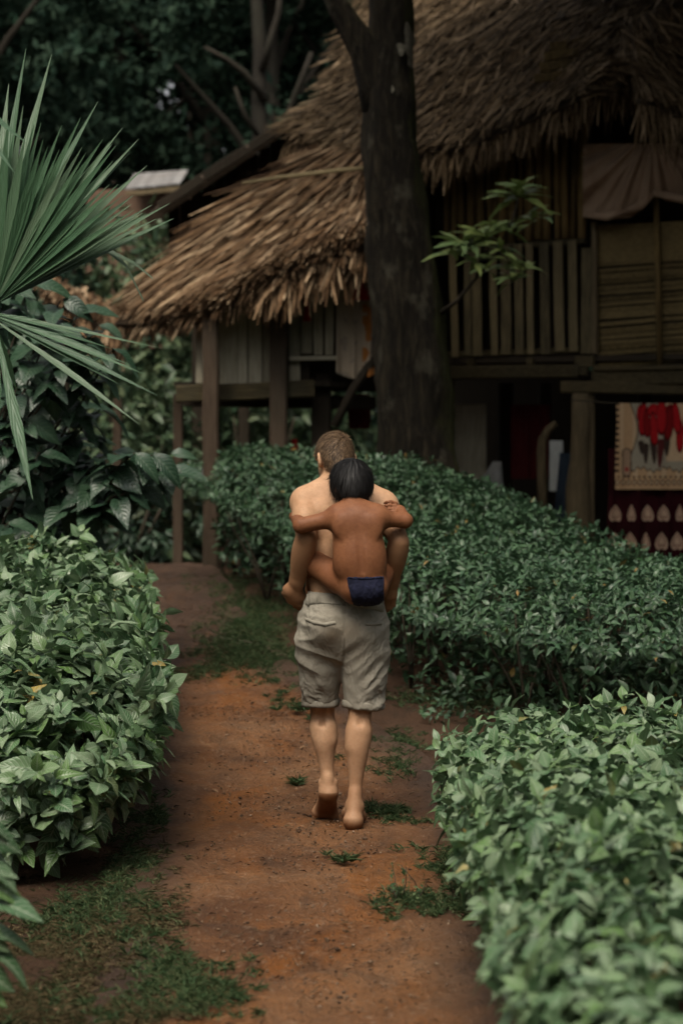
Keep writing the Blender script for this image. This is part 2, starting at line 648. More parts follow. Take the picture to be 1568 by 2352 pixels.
def thatch(parent, S, count, L, W, mat, n_parts, turn=0.0, spread=0.16, lift=0.05, smin=0.0, smax=1.0, area_pow=1.0, fringe=0, fringe_len=(0.15, 0.4), tfun=None):
    s = smin + (smax - smin) * rng.random(count) ** area_pow
    t = rng.random(count)
    if tfun is not None: t = tfun(t)
    Ls = rng.uniform(*L, count)
    slope = np.linalg.norm(S(np.full(count, 0.999), t) - S(np.full(count, 0.001), t), axis=1)
    s = np.clip(np.minimum(s, smax - Ls * rng.uniform(0.80, 0.99, count) / slope), 0.0, 1.0)
    n, d = surf_normal(S, np.clip(s, 0.002, 0.998), np.clip(t, 0.002, 0.998))
    o = S(s, t) + n * rng.uniform(0.0, lift, count)[:, None]
    side = np.cross(d, n)
    ang = turn + rng.normal(0, spread, count)
    d = d * np.cos(ang)[:, None] + side * np.sin(ang)[:, None]
    d = unit(d + n * rng.uniform(-0.02, 0.16, count)[:, None])
    n2 = unit(n + side * rng.normal(0, 0.45, count)[:, None])
    sc_ = np.stack([rng.uniform(*W, count), Ls, rng.uniform(0.3, 1.0, count)], 1)
    sc_[:, 2] *= sc_[:, 1]
    if fringe:
        tf = rng.random(fringe)
        if tfun is not None: tf = tfun(tf)
        sf = np.full(fringe, smax) - rng.uniform(0, 0.06, fringe)
        nf, df = surf_normal(S, np.clip(sf, 0.002, 0.998), np.clip(tf, 0.002, 0.998))
        of = S(sf, tf) - nf * rng.uniform(0.0, 0.07, fringe)[:, None]
        dn = np.array([0, 0, -1.0])
        k = rng.uniform(0.25, 1.0, fringe)[:, None]
        df = unit(df * (1 - k) + dn * k + rng.normal(0, 0.12, (fringe, 3)))
        nf = unit(np.array([0, -1.0, 0.1]) + rng.normal(0, 0.4, (fringe, 3)))
        sf2 = np.stack([rng.uniform(*W, fringe) * 0.8, rng.uniform(*fringe_len, fringe), rng.uniform(0.1, 0.4, fringe)], 1)
        o = np.concatenate([o, of]); d = np.concatenate([d, df]); n2 = np.concatenate([n2, nf]); sc_ = np.concatenate([sc_, sf2])
    R = frames(d, n2)
    top = (np.arange(len(o)) >= 0).astype(float)
    scatter(parent, STRIPS, o, R, sc_, mat, n_parts, 'thatch_strip', 'thatch', rng.random(len(o)) * 0.5 + 0.5)


def bilinear(rows):
    """rows: list (top to eave) of lists of 3D points; s runs down the rows, t along them."""
    A = np.array(rows, float)
    nr, nc = A.shape[:2]

    def S(s, t):
        s = np.clip(np.asarray(s, float), -0.05, 1.05) * (nr - 1)
        t = np.clip(np.asarray(t, float), -0.05, 1.05) * (nc - 1)
        i = np.clip(np.floor(s).astype(int), 0, nr - 2)
        j = np.clip(np.floor(t).astype(int), 0, nc - 2)
        fs, ft = (s - i)[:, None], (t - j)[:, None]
        return A[i, j] * (1 - fs) * (1 - ft) + A[i + 1, j] * fs * (1 - ft) + A[i, j + 1] * (1 - fs) * ft + A[i + 1, j + 1] * fs * ft
    return S


# ------------------------------------------------------------------ the stilt house
M_bamboo = wood_mat('old_bamboo', [(0.088, 0.057, 0.023), (0.181, 0.124, 0.047), (0.267, 0.180, 0.072)], stain=0.4)
M_slat = wood_mat('grey_slats', [(0.067, 0.054, 0.030), (0.133, 0.107, 0.056), (0.184, 0.144, 0.076)], stain=0.35)
M_beam = wood_mat('old_beam', [(0.032, 0.025, 0.012), (0.069, 0.054, 0.026), (0.090, 0.067, 0.034)], streak=(1.4, 14, 14), stain=0.4)
M_post = wood_mat('post_wood', [(0.053, 0.041, 0.021), (0.106, 0.080, 0.044), (0.151, 0.114, 0.065)], stain=0.3)
M_brownpost = wood_mat('brown_post', [(0.024, 0.016, 0.011), (0.046, 0.031, 0.020), (0.065, 0.046, 0.031)], stain=0.3)
M_board = wood_mat('pale_board', [(0.22, 0.195, 0.135), (0.34, 0.305, 0.215), (0.45, 0.405, 0.30)], stain=0.35)
M_mat = wood_mat('woven_mat', [(0.085, 0.061, 0.024), (0.145, 0.106, 0.044), (0.193, 0.143, 0.063)], streak=(2, 14, 14), stain=0.3)
M_inner = wood_mat('shade_dark_wood', [(0.022, 0.017, 0.011), (0.04, 0.03, 0.02)], stain=0.3)  # shade of the interiors and gable put into the wood's dark colour

ANG = math.radians(22)
HA = np.array([0.97, 21.3, 0.0])
HE = np.array([math.cos(ANG), -math.sin(ANG), 0])
HN = np.array([-math.sin(ANG), -math.cos(ANG), 0])


def H(u, v, off=0.0):
    return on_plane(u, v, HA, HN, off)


house = thing('stilt_house', (1.6, 21.0, 0.5), 'dark bamboo stilt house under a weathered thatched roof behind the thick tree trunk', 'house')

# upper wall of upright bamboo canes
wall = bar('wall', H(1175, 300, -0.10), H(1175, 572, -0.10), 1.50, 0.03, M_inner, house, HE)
u = 1020.0
while u < 1328:
    w = random.uniform(13, 22)
    top = 380 - (u - 1020) * 0.36
    off = random.uniform(-0.02, 0.02)
    b = 566 - (u - 1020) * 0.06 + random.uniform(-4, 4)
    cyl('bamboo_cane', [H(u + w / 2, top, off), H(u + w / 2 + random.uniform(-2, 2), (top + b) / 2, off), H(u + w / 2 + random.uniform(-3, 3), b, off)],
        [w * 0.0019, w * 0.002, w * 0.0019], M_bamboo, wall, 8)
    u += w * random.uniform(0.95, 1.25)
bar('rail', H(1012, 577, 0.02), H(1345, 553, 0.02), 0.05, 0.06, M_beam, house, (0, 0, 1), 0.004)
# lower railing of spaced slats
rail = bar('railing', H(1030, 814, 0.03), H(1330, 804, 0.03), 0.05, 0.05, M_beam, house, (0, 0, 1), 0.004)
u = 1034.0
while u < 1326:
    w = random.uniform(15, 24)
    off = 0.07 + random.uniform(-0.012, 0.012)
    bar('slat', H(u + w / 2 + random.uniform(-6, 2), 572 - (u - 1020) * 0.07, off), H(u + w / 2 + random.uniform(-2, 6), 818 - (u - 1034) * 0.03 + random.uniform(-5, 5), off), w * 0.0040, 0.014, M_slat, rail, HE, 0.003, 1.0, 3)
    u += w + random.uniform(6, 14)
bar('corner_board', H(1349, 570, 0.06), H(1347, 812, 0.06), 0.115, 0.03, M_slat, house, HE, 0.002, 1, 2)
bar('corner_board', H(1364, 510, 0.05), H(1366, 812, 0.05), 0.05, 0.05, M_post, house, HE, 0.002, 1, 2)
# wall of the room behind the railing, and the mat wall on the right
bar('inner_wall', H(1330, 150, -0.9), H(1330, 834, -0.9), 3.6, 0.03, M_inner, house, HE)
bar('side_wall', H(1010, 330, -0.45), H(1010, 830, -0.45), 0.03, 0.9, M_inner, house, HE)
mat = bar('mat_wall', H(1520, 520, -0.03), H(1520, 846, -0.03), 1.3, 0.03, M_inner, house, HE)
bar('mat_panel', H(1470, 512, 0.0), H(1470, 600, 0.0), 0.85, 0.012, M_mat, mat, HE, 0.002)
v = 604.0
while v < 842:
    h = random.uniform(7, 15)
    sl = random.uniform(-8, -2)
    a, b = H(1372, v + h / 2 + random.uniform(-2, 2), random.uniform(-0.004, 0.012)), H(1604, v + h / 2 - 18 + random.uniform(-2, 2), random.uniform(-0.004, 0.012))
    bar('mat_strip', a, b, h * 0.0036, 0.012, M_mat, mat, (0, 0, 1), 0.0025, 1.0, 5)
    v += h + random.uniform(0.5, 3.5)
cyl('batten', [H(1504, 440, 0.06), H(1510, 640, 0.06), H(1514, 842, 0.06)], [0.028, 0.027, 0.024], M_bamboo, house, 8)
# floor edge, joists, beams
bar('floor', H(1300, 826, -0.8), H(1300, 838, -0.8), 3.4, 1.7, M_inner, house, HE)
bar('beam', H(1030, 856, 0.06), H(1330, 852, 0.06), 0.125, 0.10, M_beam, house, (0, 0, 1), 0.004, 1, 4)
bar('beam', H(1362, 868, 0.04), H(1640, 862, 0.04), 0.15, 0.10, M_beam, house, (0, 0, 1), 0.004, 1, 4)
bar('beam', H(1288, 890, 0.12), H(1600, 893, 0.0), 0.11, 0.09, M_beam, house, (0, 0, 1), 0.004, 1, 3)
bar('sill_board', H(1364, 847, 0.10), H(1640, 842, 0.10), 0.04, 0.05, M_beam, house, (0, 0, 1), 0.004, 1, 4)
for (ua, ub, va, vb) in ((1072, 1092, 824, 846), (1210, 1226, 822, 840), (1320, 1366, 818, 842), (1322, 1352, 843, 862)):
    bar('joist_end', H((ua + ub) / 2, va, 0.05), H((ua + ub) / 2, vb, 0.05), (ub - ua) * 0.0040, 0.08, M_beam, house, HE, 0.003)


def post(parent, u, v0, v1, plane, off, w, mat, d=None, lean=0, jit=0.006, name='post'):
    a = plane(u, v0, off)
    b = plane(u + lean, v1, off)
    z = float(ground_z(b[0], b[1])) - 0.12
    b = np.array([b[0], b[1], min(b[2], z)])
    return bar(name, a, b, w, d or w, mat, parent, (1, 0, 0), jit, 1.05, 5)


pz = [H(1334, 904, 0.08), H(1333, 980, 0.08), H(1330, 1060, 0.08), H(1327, 1120, 0.08), H(1329, 1180, 0.08), H(1331, 1260, 0.08)]
pz.append(pz[-1] - np.array([0, 0, 0.5]))
cyl('post', pz, [0.088, 0.090, 0.094, 0.122, 0.124, 0.118, 0.118], M_post, house, 14, 0.045)
post(house, 1354, 904, 1260, H, 0.04, 0.07, M_post, 0.10)
post(house, 1024, 870, 1090, H, -0.15, 0.15, M_post)
for k, (uu, off) in enumerate(((1160, -1.6), (1480, -1.7), (1250, -2.1))):
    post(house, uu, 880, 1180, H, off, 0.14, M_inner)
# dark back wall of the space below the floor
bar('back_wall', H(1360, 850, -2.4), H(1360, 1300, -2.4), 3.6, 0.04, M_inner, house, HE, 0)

# main roof: rows from ridge to eave
def roofpts(pairs):
    return [P(*p) for p in pairs]


S_main = bilinear([
    roofpts([(800, -300, 24.5), (1000, -330, 24.4), (1220, -350, 24.2), (1450, -360, 24.0), (1750, -380, 23.8)]),
    roofpts([(842, 20, 23.2), (960, 0, 23.0), (1180, -60, 22.7), (1420, -120, 22.4), (1730, -160, 22.2)]),
    roofpts([(742, 232, 22.2), (900, 190, 21.9), (1110, 110, 21.5), (1370, 20, 21.0), (1700, -60, 20.8)]),
    roofpts([(655, 305, 21.6), (830, 350, 21.0), (1045, 345, 20.5), (1330, 225, 20.0), (1640, 130, 19.8)]),
])
roof = slab('roof', S_main, 10, 14, 0.10, M_under, house)
thatch(roof, S_main, 11000, (0.12, 0.36), (0.009, 0.026), M_thatch_dark, 220, turn=0.55, spread=0.34, lift=0.08, smin=0.25, fringe=1500, fringe_len=(0.12, 0.40))
# second slope over the porch on the right, its straw falls the other way
S_porch = bilinear([
    roofpts([(1425, 70, 20.0), (1500, 30, 20.0), (1680, -60, 20.2)]),
    roofpts([(1440, 150, 19.6), (1530, 150, 19.6), (1720, 130, 19.7)]),
    roofpts([(1470, 230, 19.2), (1570, 275, 19.1), (1760, 330, 19.2)]),
])
roof2 = slab('porch_roof', S_porch, 6, 6, 0.06, M_under, house)
thatch(roof2, S_porch, 1700, (0.25, 0.55), (0.008, 0.022), M_thatch_dark, 40, turn=-0.25, spread=0.25, lift=0.07, fringe=260, fringe_len=(0.15, 0.45))
# bent grass rolled over the verge between the two slopes
vr, vd, vn, vs = [], [], [], []
for k in range(420):
    t = random.random()
    a = P(1330 + 120 * t, 215 - 70 * math.sin(t * 2.4) + random.uniform(-14, 14), 19.7 - 0.2 * t)
    vr.append(a + rng.normal(0, 0.015, 3)); vd.append(np.array([0.9, -0.25, 0.25 - 0.9 * t]) + rng.normal(0, 0.25, 3)); vn.append(np.array([0, -0.7, 0.7]) + rng.normal(0, 0.3, 3)); vs.append((random.uniform(0.012, 0.026), random.uniform(0.15, 0.34), 0.3))
scatter(roof2, STRIPS, np.array(vr), frames(np.array(vd), np.array(vn)), np.array(vs), M_thatch_dark, 30, 'thatch_strip', 'thatch')
# bare bamboo laths where the straw has gone
for k, vv in enumerate((100, 122, 146, 172)):
    bar('roof_lath', P(1262 - 12 * k, vv + 8, 20.62 - 0.10 * k), P(1338 - 8 * k, vv - 2, 20.60 - 0.10 * k), 0.085, 0.02, M_bamboo, roof, (0, 0.3, 1), 0.004, 1, 3)

# ------------------------------------------------------------------ the low hut on the left with its straw roof
hut = thing('thatched_hut', (-0.7, 20.2, 0.5), 'small raised hut with a low pale straw roof and plank wall on brown posts', 'hut')
APEX = P(905, 268, 21.6)
EAVE = [P(262, 742, 20.4), P(330, 744, 19.9), P(410, 730, 19.5), P(490, 700, 19.2), P(570, 662, 19.05), P(650, 622, 19.0), P(740, 584, 19.05), P(830, 552, 19.15), P(900, 535, 19.3)]
EAV = np.array(EAVE)


def S_hut(s, t):
    s = np.asarray(s, float)
    x = np.clip(np.asarray(t, float), -0.02, 1.02) * (len(EAV) - 1)
    i = np.clip(np.floor(x).astype(int), 0, len(EAV) - 2)
    f = (x - i)[:, None]
    e = EAV[i] * (1 - f) + EAV[i + 1] * f
    p = APEX + (e - APEX) * s[:, None]
    q = np.clip(x / (len(EAV) - 1) / 0.45, 0, 1)
    p[:, 2] += (0.24 * (1 - q) - 0.08 * q) * np.sin(np.clip(s, 0, 1) ** 1.15 * math.pi)
    return p


hroof = slab('roof', S_hut, 12, 12, 0.05, M_under, hut)
thatch(hroof, S_hut, 8000, (0.40, 0.95), (0.010, 0.030), M_thatch_warm, 260, turn=0.0, spread=0.11, lift=0.07, smin=0.10, smax=0.99, area_pow=0.6, fringe=1500, fringe_len=(0.06, 0.22))
thatch(hroof, S_hut, 300, (0.28, 0.6), (0.020, 0.040), M_thatch_warm, 40, spread=0.2, lift=0.10, smin=0.75, smax=0.99, fringe=420, fringe_len=(0.15, 0.52), tfun=lambda t: 0.52 + 0.48 * t ** 0.7)


def HB(u, v, off=0.0):
    return P(u, v, 19.72 - off)


hw = bar('wall', HB(590, 660, -0.08), HB(580, 884, -0.08), 0.98, 0.02, M_inner, hut, (1, 0, 0))
for (ua, ub, va, vb) in ((452, 467, 700, 880), (503, 545, 650, 882), (548, 568, 660, 886), (572, 601, 650, 884), (605, 638, 640, 884), (664, 688, 610, 876), (692, 716, 620, 812), (722, 742, 620, 815), (748, 766, 630, 815)):
    bar('plank', HB((ua + ub) / 2, va, random.uniform(-0.01, 0.02)), HB((ua + ub) / 2 + random.uniform(-2, 2), vb, random.uniform(-0.01, 0.02)), (ub - ua) * 0.0039, 0.018, M_board, hw, (1, 0, 0), 0.003, 1, 3)
bar('beam', HB(405, 906, 0.08), HB(722, 893, 0.08), 0.15, 0.10, M_beam, hut, (0, 0, 1), 0.004, 1, 5)
bar('beam', HB(420, 918, -0.25), HB(860, 925, -0.5), 0.12, 0.10, M_inner, hut, (0, 0, 1), 0.004, 1, 5)
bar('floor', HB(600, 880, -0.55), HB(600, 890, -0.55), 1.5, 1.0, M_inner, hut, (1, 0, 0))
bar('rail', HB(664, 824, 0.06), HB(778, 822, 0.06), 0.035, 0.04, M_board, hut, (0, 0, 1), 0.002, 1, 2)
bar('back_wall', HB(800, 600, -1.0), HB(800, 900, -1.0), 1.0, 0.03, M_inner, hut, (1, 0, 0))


def plane_at(Y):
    return lambda u, v, off: P(u, v, Y - off)


post(hut, 485, 735, 1330, plane_at(19.35), 0, 0.135, M_brownpost, name='post')
post(hut, 640, 650, 1330, plane_at(19.6), 0, 0.150, M_brownpost, name='post')
post(hut, 409, 905, 1320, plane_at(20.2), 0, 0.085, M_brownpost, name='post')
post(hut, 738, 860, 1200, plane_at(20.0), 0, 0.17, M_inner, name='post')
post(hut, 270, 915, 1320, plane_at(22.6), 0, 0.085, M_brownpost, name='post')
cyl('brace', [HB(768, 980, 0.1), HB(812, 890, 0.1), HB(868, 810, 0.1)], [0.04, 0.038, 0.036], M_inner, hut, 8)

# pole lying across the straw
pole = cyl('wooden_pole', [P(557, 421, 20.33), P(640, 408, 20.1), P(720, 399, 19.95), P(790, 391, 19.9), P(850, 386, 19.9)], [0.013, 0.017, 0.020, 0.020, 0.018], M_slat, None, 8, 0.08)
tag(pole, 'thin grey wooden pole lying across the top of the straw roof', 'pole')

# ------------------------------------------------------------------ dark gabled house behind
back = thing('gabled_house', (-0.6, 24.5, 0.4), 'dark house with a steep shadowed gable rising behind the straw roof', 'house')
S_back = bilinear([
    roofpts([(880, 128, 24.2), (640, 288, 24.2), (360, 478, 24.2), (330, 500, 24.2)]),
    roofpts([(900, 108, 28.5), (668, 262, 28.5), (400, 440, 28.5), (372, 462, 28.5)]),
])
slab('roof', S_back, 3, 10, 0.10, M_under, back)
for k in range(5):
    f = k / 5
    a, b = P(880 - 520 * f, 138 + 340 * f, 24.12), P(880 - 520 * (f + 0.19), 138 + 340 * (f + 0.19), 24.12)
    bar('verge_board', a, b, 0.10, 0.05, M_inner, back, (0, 0, 1), 0.004, 1, 3)
gx = [400 + 26 * k for k in range(20)]
for g in gx:
    top = 478 - (g - 360) * 0.655 + 22
    bar('wall_plank', P(g, top, 25.0), P(g + random.uniform(-2, 2), 640, 25.0), 0.122, 0.02, M_inner, back, (1, 0, 0), 0.003)
bar('post', P(455, 440, 24.7), P(455, 1100, 24.7), 0.12, 0.12, M_inner, back, (1, 0, 0), 0.004, 1, 3)
bar('post', P(560, 370, 24.7), P(560, 1100, 24.7), 0.12, 0.12, M_inner, back, (1, 0, 0), 0.004, 1, 3)
# broken pale edge pieces of the roof ridge
for (a, b, c, d) in ((636, 290, 668, 268), (672, 262, 690, 250)):
    bar('ridge_flashing', P(a, b, 24.1), P(c, d, 24.1), 0.045, 0.02, M_slat, back, (0, 0, 1), 0.01, 1, 3)

# far small house with a grey sheet roof
M_tin = wood_mat('grey_sheet', [(0.16, 0.155, 0.155), (0.24, 0.235, 0.23), (0.29, 0.285, 0.28)], streak=(18, 1, 1), nscale=3, rough=0.5, bump=0.2, stain=0.35, stain_col=(0.16, 0.12, 0.09))
far = thing('shack', (-2.4, 30, 0.9), 'distant shack with a pale grey sheet roof beyond the palm', 'shack')
for k in range(9):
    bar('roof_sheet', P(296 + 13.5 * k, 434 - 1.5 * k, 29.5 + 0.02 * (k % 2)), P(318 + 13.2 * k, 400 - 1.0 * k, 30.6 + 0.02 * (k % 2)), 0.105, 0.02, M_tin, far, (1, 0, 0), 0.002)
M_clay = island_mat('orange_clay_wall', [(0.10, 0.062, 0.040), (0.16, 0.10, 0.068)], nscale=5, namt=0.4)
bar('wall', P(330, 436, 30.4), P(330, 800, 30.4), 1.5, 0.05, M_clay, far, (1, 0, 0), 0.01, 1, 4)
bar('eave_board', P(290, 446, 29.4), P(415, 434, 29.4), 0.06, 0.04, M_post, far, (0, 0, 1), 0.01, 1, 4)
S_lean = bilinear([roofpts([(110, 640, 24.0), (200, 665, 24.0), (290, 720, 24.0)]), roofpts([(100, 690, 23.3), (190, 725, 23.3), (285, 770, 23.3)])])
lean = thing('lean_to', (-3.0, 23.7, 0.6), 'low thatched lean-to half hidden behind the broad leaved shrub', 'lean-to')
lr = slab('roof', S_lean, 4, 6, 0.05, M_under, lean)
thatch(lr, S_lean, 500, (0.2, 0.4), (0.02, 0.04), M_thatch_warm, 20, fringe=120)
bar('post', P(150, 690, 23.6), P(150, 1200, 23.6), 0.1, 0.1, M_inner, lean, (1, 0, 0), 0.004, 1, 3)
bar('post', P(262, 745, 23.6), P(262, 1200, 23.6), 0.1, 0.1, M_inner, lean, (1, 0, 0), 0.004, 1, 3)
# ------------------------------------------------------------------ leaf materials
G_NEAR = [(0.022, 0.070, 0.024), (0.075, 0.160, 0.062), (0.140, 0.225, 0.112), (0.085, 0.180, 0.036), (0.205, 0.285, 0.165), (0.045, 0.115, 0.044)]
M_leaf_near = leaf_mat('hedge_leaf', G_NEAR, vein=(0.32, 0.38, 0.27), vein_amt=0.8, odd=(0.34, 0.24, 0.05), rough=0.32, spec=0.55, trans=0.18)
M_leaf_mid = leaf_mat('small_hedge_leaf', [(0.014, 0.044, 0.020), (0.032, 0.082, 0.036), (0.062, 0.120, 0.060), (0.028, 0.075, 0.022)], vein=(0.18, 0.25, 0.16), vein_amt=0.3, odd=(0.26, 0.15, 0.03), rough=0.30, spec=0.55, trans=0.15)
M_leaf_dark = leaf_mat('broad_leaf', [(0.010, 0.032, 0.016), (0.020, 0.052, 0.026), (0.032, 0.068, 0.036)], vein=(0.12, 0.17, 0.11), vein_amt=0.4, rough=0.36, spec=0.5, trans=0.12)
M_palm = leaf_mat('palm_blade', [(0.034, 0.085, 0.040), (0.060, 0.125, 0.062), (0.100, 0.158, 0.092)], vein=(0.12, 0.18, 0.11), vein_amt=0.25, rough=0.42, spec=0.45, trans=0.15)
M_leaf_sprig = leaf_mat('sprig_leaf', [(0.16, 0.23, 0.07), (0.24, 0.30, 0.09), (0.12, 0.19, 0.07)], vein=(0.2, 0.25, 0.13), vein_amt=0.3, rough=0.4, trans=0.25)
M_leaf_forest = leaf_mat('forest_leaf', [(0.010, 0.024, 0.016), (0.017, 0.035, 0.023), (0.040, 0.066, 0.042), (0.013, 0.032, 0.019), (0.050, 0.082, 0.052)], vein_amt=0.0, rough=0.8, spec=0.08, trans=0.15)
M_leaf_bush = leaf_mat('bush_leaf', [(0.040, 0.080, 0.042), (0.070, 0.115, 0.058), (0.10, 0.15, 0.075), (0.15, 0.19, 0.10)], vein_amt=0.0, rough=0.45, spec=0.4, trans=0.2)
M_grass = leaf_mat('grass_blade', [(0.022, 0.052, 0.020), (0.045, 0.085, 0.032), (0.080, 0.118, 0.050), (0.10, 0.11, 0.05)], vein_amt=0.0, rough=0.6, spec=0.2, trans=0.15)
M_straw = leaf_mat('dry_blade', [(0.070, 0.052, 0.026), (0.13, 0.098, 0.052), (0.055, 0.045, 0.024), (0.040, 0.050, 0.020)], vein_amt=0.0, rough=0.8, spec=0.1, trans=0.1)
M_twig = wood_mat('twig', [(0.030, 0.024, 0.016), (0.06, 0.048, 0.034), (0.09, 0.075, 0.05)], bump=0.3)
M_forest_bark = wood_mat('forest_bark', [(0.014, 0.012, 0.009), (0.026, 0.022, 0.016), (0.038, 0.032, 0.024)], bump=0.4)

# ------------------------------------------------------------------ the thick tree in front of the house
t = NT('mossy_bark')
bk = t.noise(t.coord('Object', (13, 13, 2.2)), 1.6, 7, 0.7, 0.5)
pat = t.noise(t.coord('Object', (1, 1, 0.6)), 5.5, 5, 0.6)
c = t.ramp(bk, [(0.30, (0.004, 0.003, 0.002)), (0.48, (0.0135, 0.0105, 0.0062)), (0.66, (0.040, 0.032, 0.019))])
c = t.mix(t.math('MULTIPLY', t.ramp(pat, [(0.56, (0, 0, 0)), (0.66, (1, 1, 1))]), 0.6), c, (0.085, 0.078, 0.055))
ge = t.add('ShaderNodeNewGeometry')
sx = t.add('ShaderNodeSeparateXYZ'); t.l.new(ge.outputs['Normal'], sx.inputs[0])
ms = t.noise(t.coord('Object', (1, 1, 1)), 4.0, 5, 0.65)
mf = t.math('MULTIPLY', t.math('ADD', t.math('MULTIPLY', sx.outputs[0], 1.2), t.math('SUBTRACT', ms, 1.30)), 2.2, clamp=True)
c = t.mix(mf, c, (0.060, 0.066, 0.018))
t.color(c)
t.bump(t.math('ADD', bk, t.math('MULTIPLY', pat, 0.4)), 1.0, 0.14)
M_bark = t.set(0.9, 0.15)
t = NT('lichen')
t.color(t.ramp(t.noise(t.coord('Object', (1, 1, 1)), 30, 4, 0.6), [(0.35, (0.11, 0.10, 0.075)), (0.65, (0.21, 0.20, 0.16))]))
M_lichen = t.set(0.95, 0.1)

TY = 18.7
tree = thing('thick_tree', (0.6, TY, 0.45), 'thick dark forked trunk with mossy bark standing between the straw roof and the stilt house', 'tree')
prof = [(962, 1120, 104), (958, 1060, 92), (952, 980, 88), (950, 900, 87), (944, 800, 85), (934, 700, 82), (922, 620, 77), (914, 540, 74), (908, 480, 72), (901, 400, 67), (896, 320, 62), (892, 240, 59), (892, 170, 58), (896, 90, 54), (896, 0, 49), (894, -120, 45), (900, -260, 40), (915, -480, 30), (950, -700, 20)]
tp = [P(a, b, TY) for a, b, c_ in prof]
tr = [c_ * TY / FPX for a, b, c_ in prof]
tp2, tr2 = [], []
for i in range(len(tp) - 1):
    for f in (0, 0.33, 0.66):
        tp2.append(tp[i] * (1 - f) + tp[i + 1] * f + np.array([random.uniform(-1, 1), random.uniform(-1, 1), 0]) * 0.008)
        tr2.append((tr[i] * (1 - f) + tr[i + 1] * f) * random.uniform(0.985, 1.02))
trunk = cyl('trunk', tp2, tr2, M_bark, tree, 26, 0.05)
limb = [(878, 250, 46), (862, 170, 44), (838, 110, 36), (805, 60, 30), (775, 10, 26), (745, -60, 23), (690, -160, 20), (600, -300, 16), (480, -420, 11)]
cyl('limb', [P(a, b, TY - 0.02 * i) for i, (a, b, c_) in enumerate(limb)], [c_ * TY / FPX for a, b, c_ in limb], M_bark, trunk, 14, 0.04)
# flare of roots
for a in range(6):
    th = a * 1.05 + 0.3
    b0 = np.array([tp[0][0] + 0.28 * math.cos(th), TY + 0.28 * math.sin(th), 0]); b0[2] = float(ground_z(b0[0], b0[1])) + 0.20
    b1 = np.array([tp[0][0] + 0.85 * math.cos(th), TY + 0.85 * math.sin(th), 0]); b1[2] = float(ground_z(b1[0], b1[1])) - 0.06
    cyl('root', [b0, (b0 + b1) / 2 - np.array([0, 0, 0.05]), b1], [0.11, 0.08, 0.04], M_bark, trunk, 10, 0.05)
# pale lichen on the right of the trunk
for (a, b, w, h) in ((938, 95, 12, 34), (920, 122, 10, 14), (942, 140, 6, 26), (900, 215, 3, 8)):
    V, F = [], []
    n = 14
    rr = np.interp(b, [q[1] for q in prof[::-1]], [q[2] for q in prof[::-1]]) * TY / FPX
    cx = np.interp(b, [q[1] for q in prof[::-1]], [tp[len(tp) - 1 - i][0] for i in range(len(tp))])
    for ring in range(3):
        for j in range(n):
            th = 2 * math.pi * j / n
            k = (ring + 0.02) / 2 * (1 + 0.25 * math.sin(3 * th + a) + 0.15 * math.sin(7 * th))
            q = P(a + w * k * math.cos(th), b + h * k * math.sin(th), TY)
            dx = max(-0.985, min(0.985, (q[0] - cx) / rr))
            y = TY - rr * 1.05 * math.sqrt(1 - dx * dx) - 0.012
            V.append((q[0] * 1.0, y, q[2]))
    F = grid_faces(3, n, True)
    mesh_obj('lichen_patch', mesh_arrays('lichen_patch', np.array(V), F), M_lichen, trunk, smooth=True)
LEAF2 = leaf_template(2, 0.5, 0.3, 0.25)
LEAF3 = leaf_template(3, 0.45, 0.3, 0.25)
LEAF3B = leaf_template(3, 0.55, 0.2, 0.45)
LEAF4 = leaf_template(6, 0.58, 0.28, 0.35)
LEAF5 = leaf_template(6, 0.66, 0.22, 0.30, peak=0.38)
LEAF6 = leaf_template(6, 0.52, 0.35, 0.50, peak=0.45)
LEAF_LONG = leaf_template(4, 0.30, 0.3, 0.35)


def ball_leaves(c, r, n, size, up=0.5, shell=0.4):
    """Clumped leaf positions in an ellipsoid: clumps first, leaves round each clump."""
    c, r = np.asarray(c, float), np.asarray(r, float)
    nc = max(6, n // 55)
    d = unit(rng.normal(0, 1, (nc, 3)))
    q = d * (shell + (1 - shell) * rng.random(nc) ** 0.5)[:, None]
    k = rng.integers(0, nc, n)
    o = c + q[k] * r + rng.normal(0, 1, (n, 3)) * r * 0.13
    dr = unit(rng.normal(0, 1, (n, 3)) + d[k] * 0.7 + np.array([0, 0, -0.35]))
    nn = unit(rng.normal(0, 0.6, (n, 3)) + np.array([0, -0.15, up]) + d[k] * 0.3)
    return o, frames(dr, nn), rng.uniform(*size, n)


# crown of the thick tree, above the picture, shading the house
cr = []
for (cx, cy, cz, rx, n) in ((0.9, 19.0, 8.4, 2.2, 3200), (-1.6, 20.5, 9.0, 1.6, 1000), (2.6, 18.6, 7.8, 2.4, 3600), (3.6, 17.0, 7.6, 2.2, 2600), (4.8, 20.0, 7.4, 2.4, 3000), (1.6, 16.6, 7.2, 1.7, 2200), (2.6, 15.0, 7.0, 1.9, 2600), (0.9, 15.4, 7.4, 1.5, 1600), (4.4, 15.6, 7.2, 2.0, 2200), (3.6, 21.5, 8.2, 1.8, 900)):
    cr.append(ball_leaves((cx, cy, cz), (rx, rx, rx * 0.55), n, (0.22, 0.40)))
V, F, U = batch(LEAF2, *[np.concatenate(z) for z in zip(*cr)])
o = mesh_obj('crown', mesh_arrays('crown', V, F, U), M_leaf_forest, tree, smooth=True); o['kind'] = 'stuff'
cyl('limb', [P(905, -300, TY), np.array([1.6, 18.9, 7.2]), np.array([2.8, 19.4, 8.1]), np.array([3.9, 19.8, 8.4])], [0.14, 0.11, 0.07, 0.03], M_bark, trunk, 10)
cyl('limb', [P(600, -300, TY - 0.14), np.array([-1.0, 18.2, 7.6]), np.array([-1.6, 18.0, 8.4])], [0.058, 0.045, 0.02], M_bark, trunk, 8)

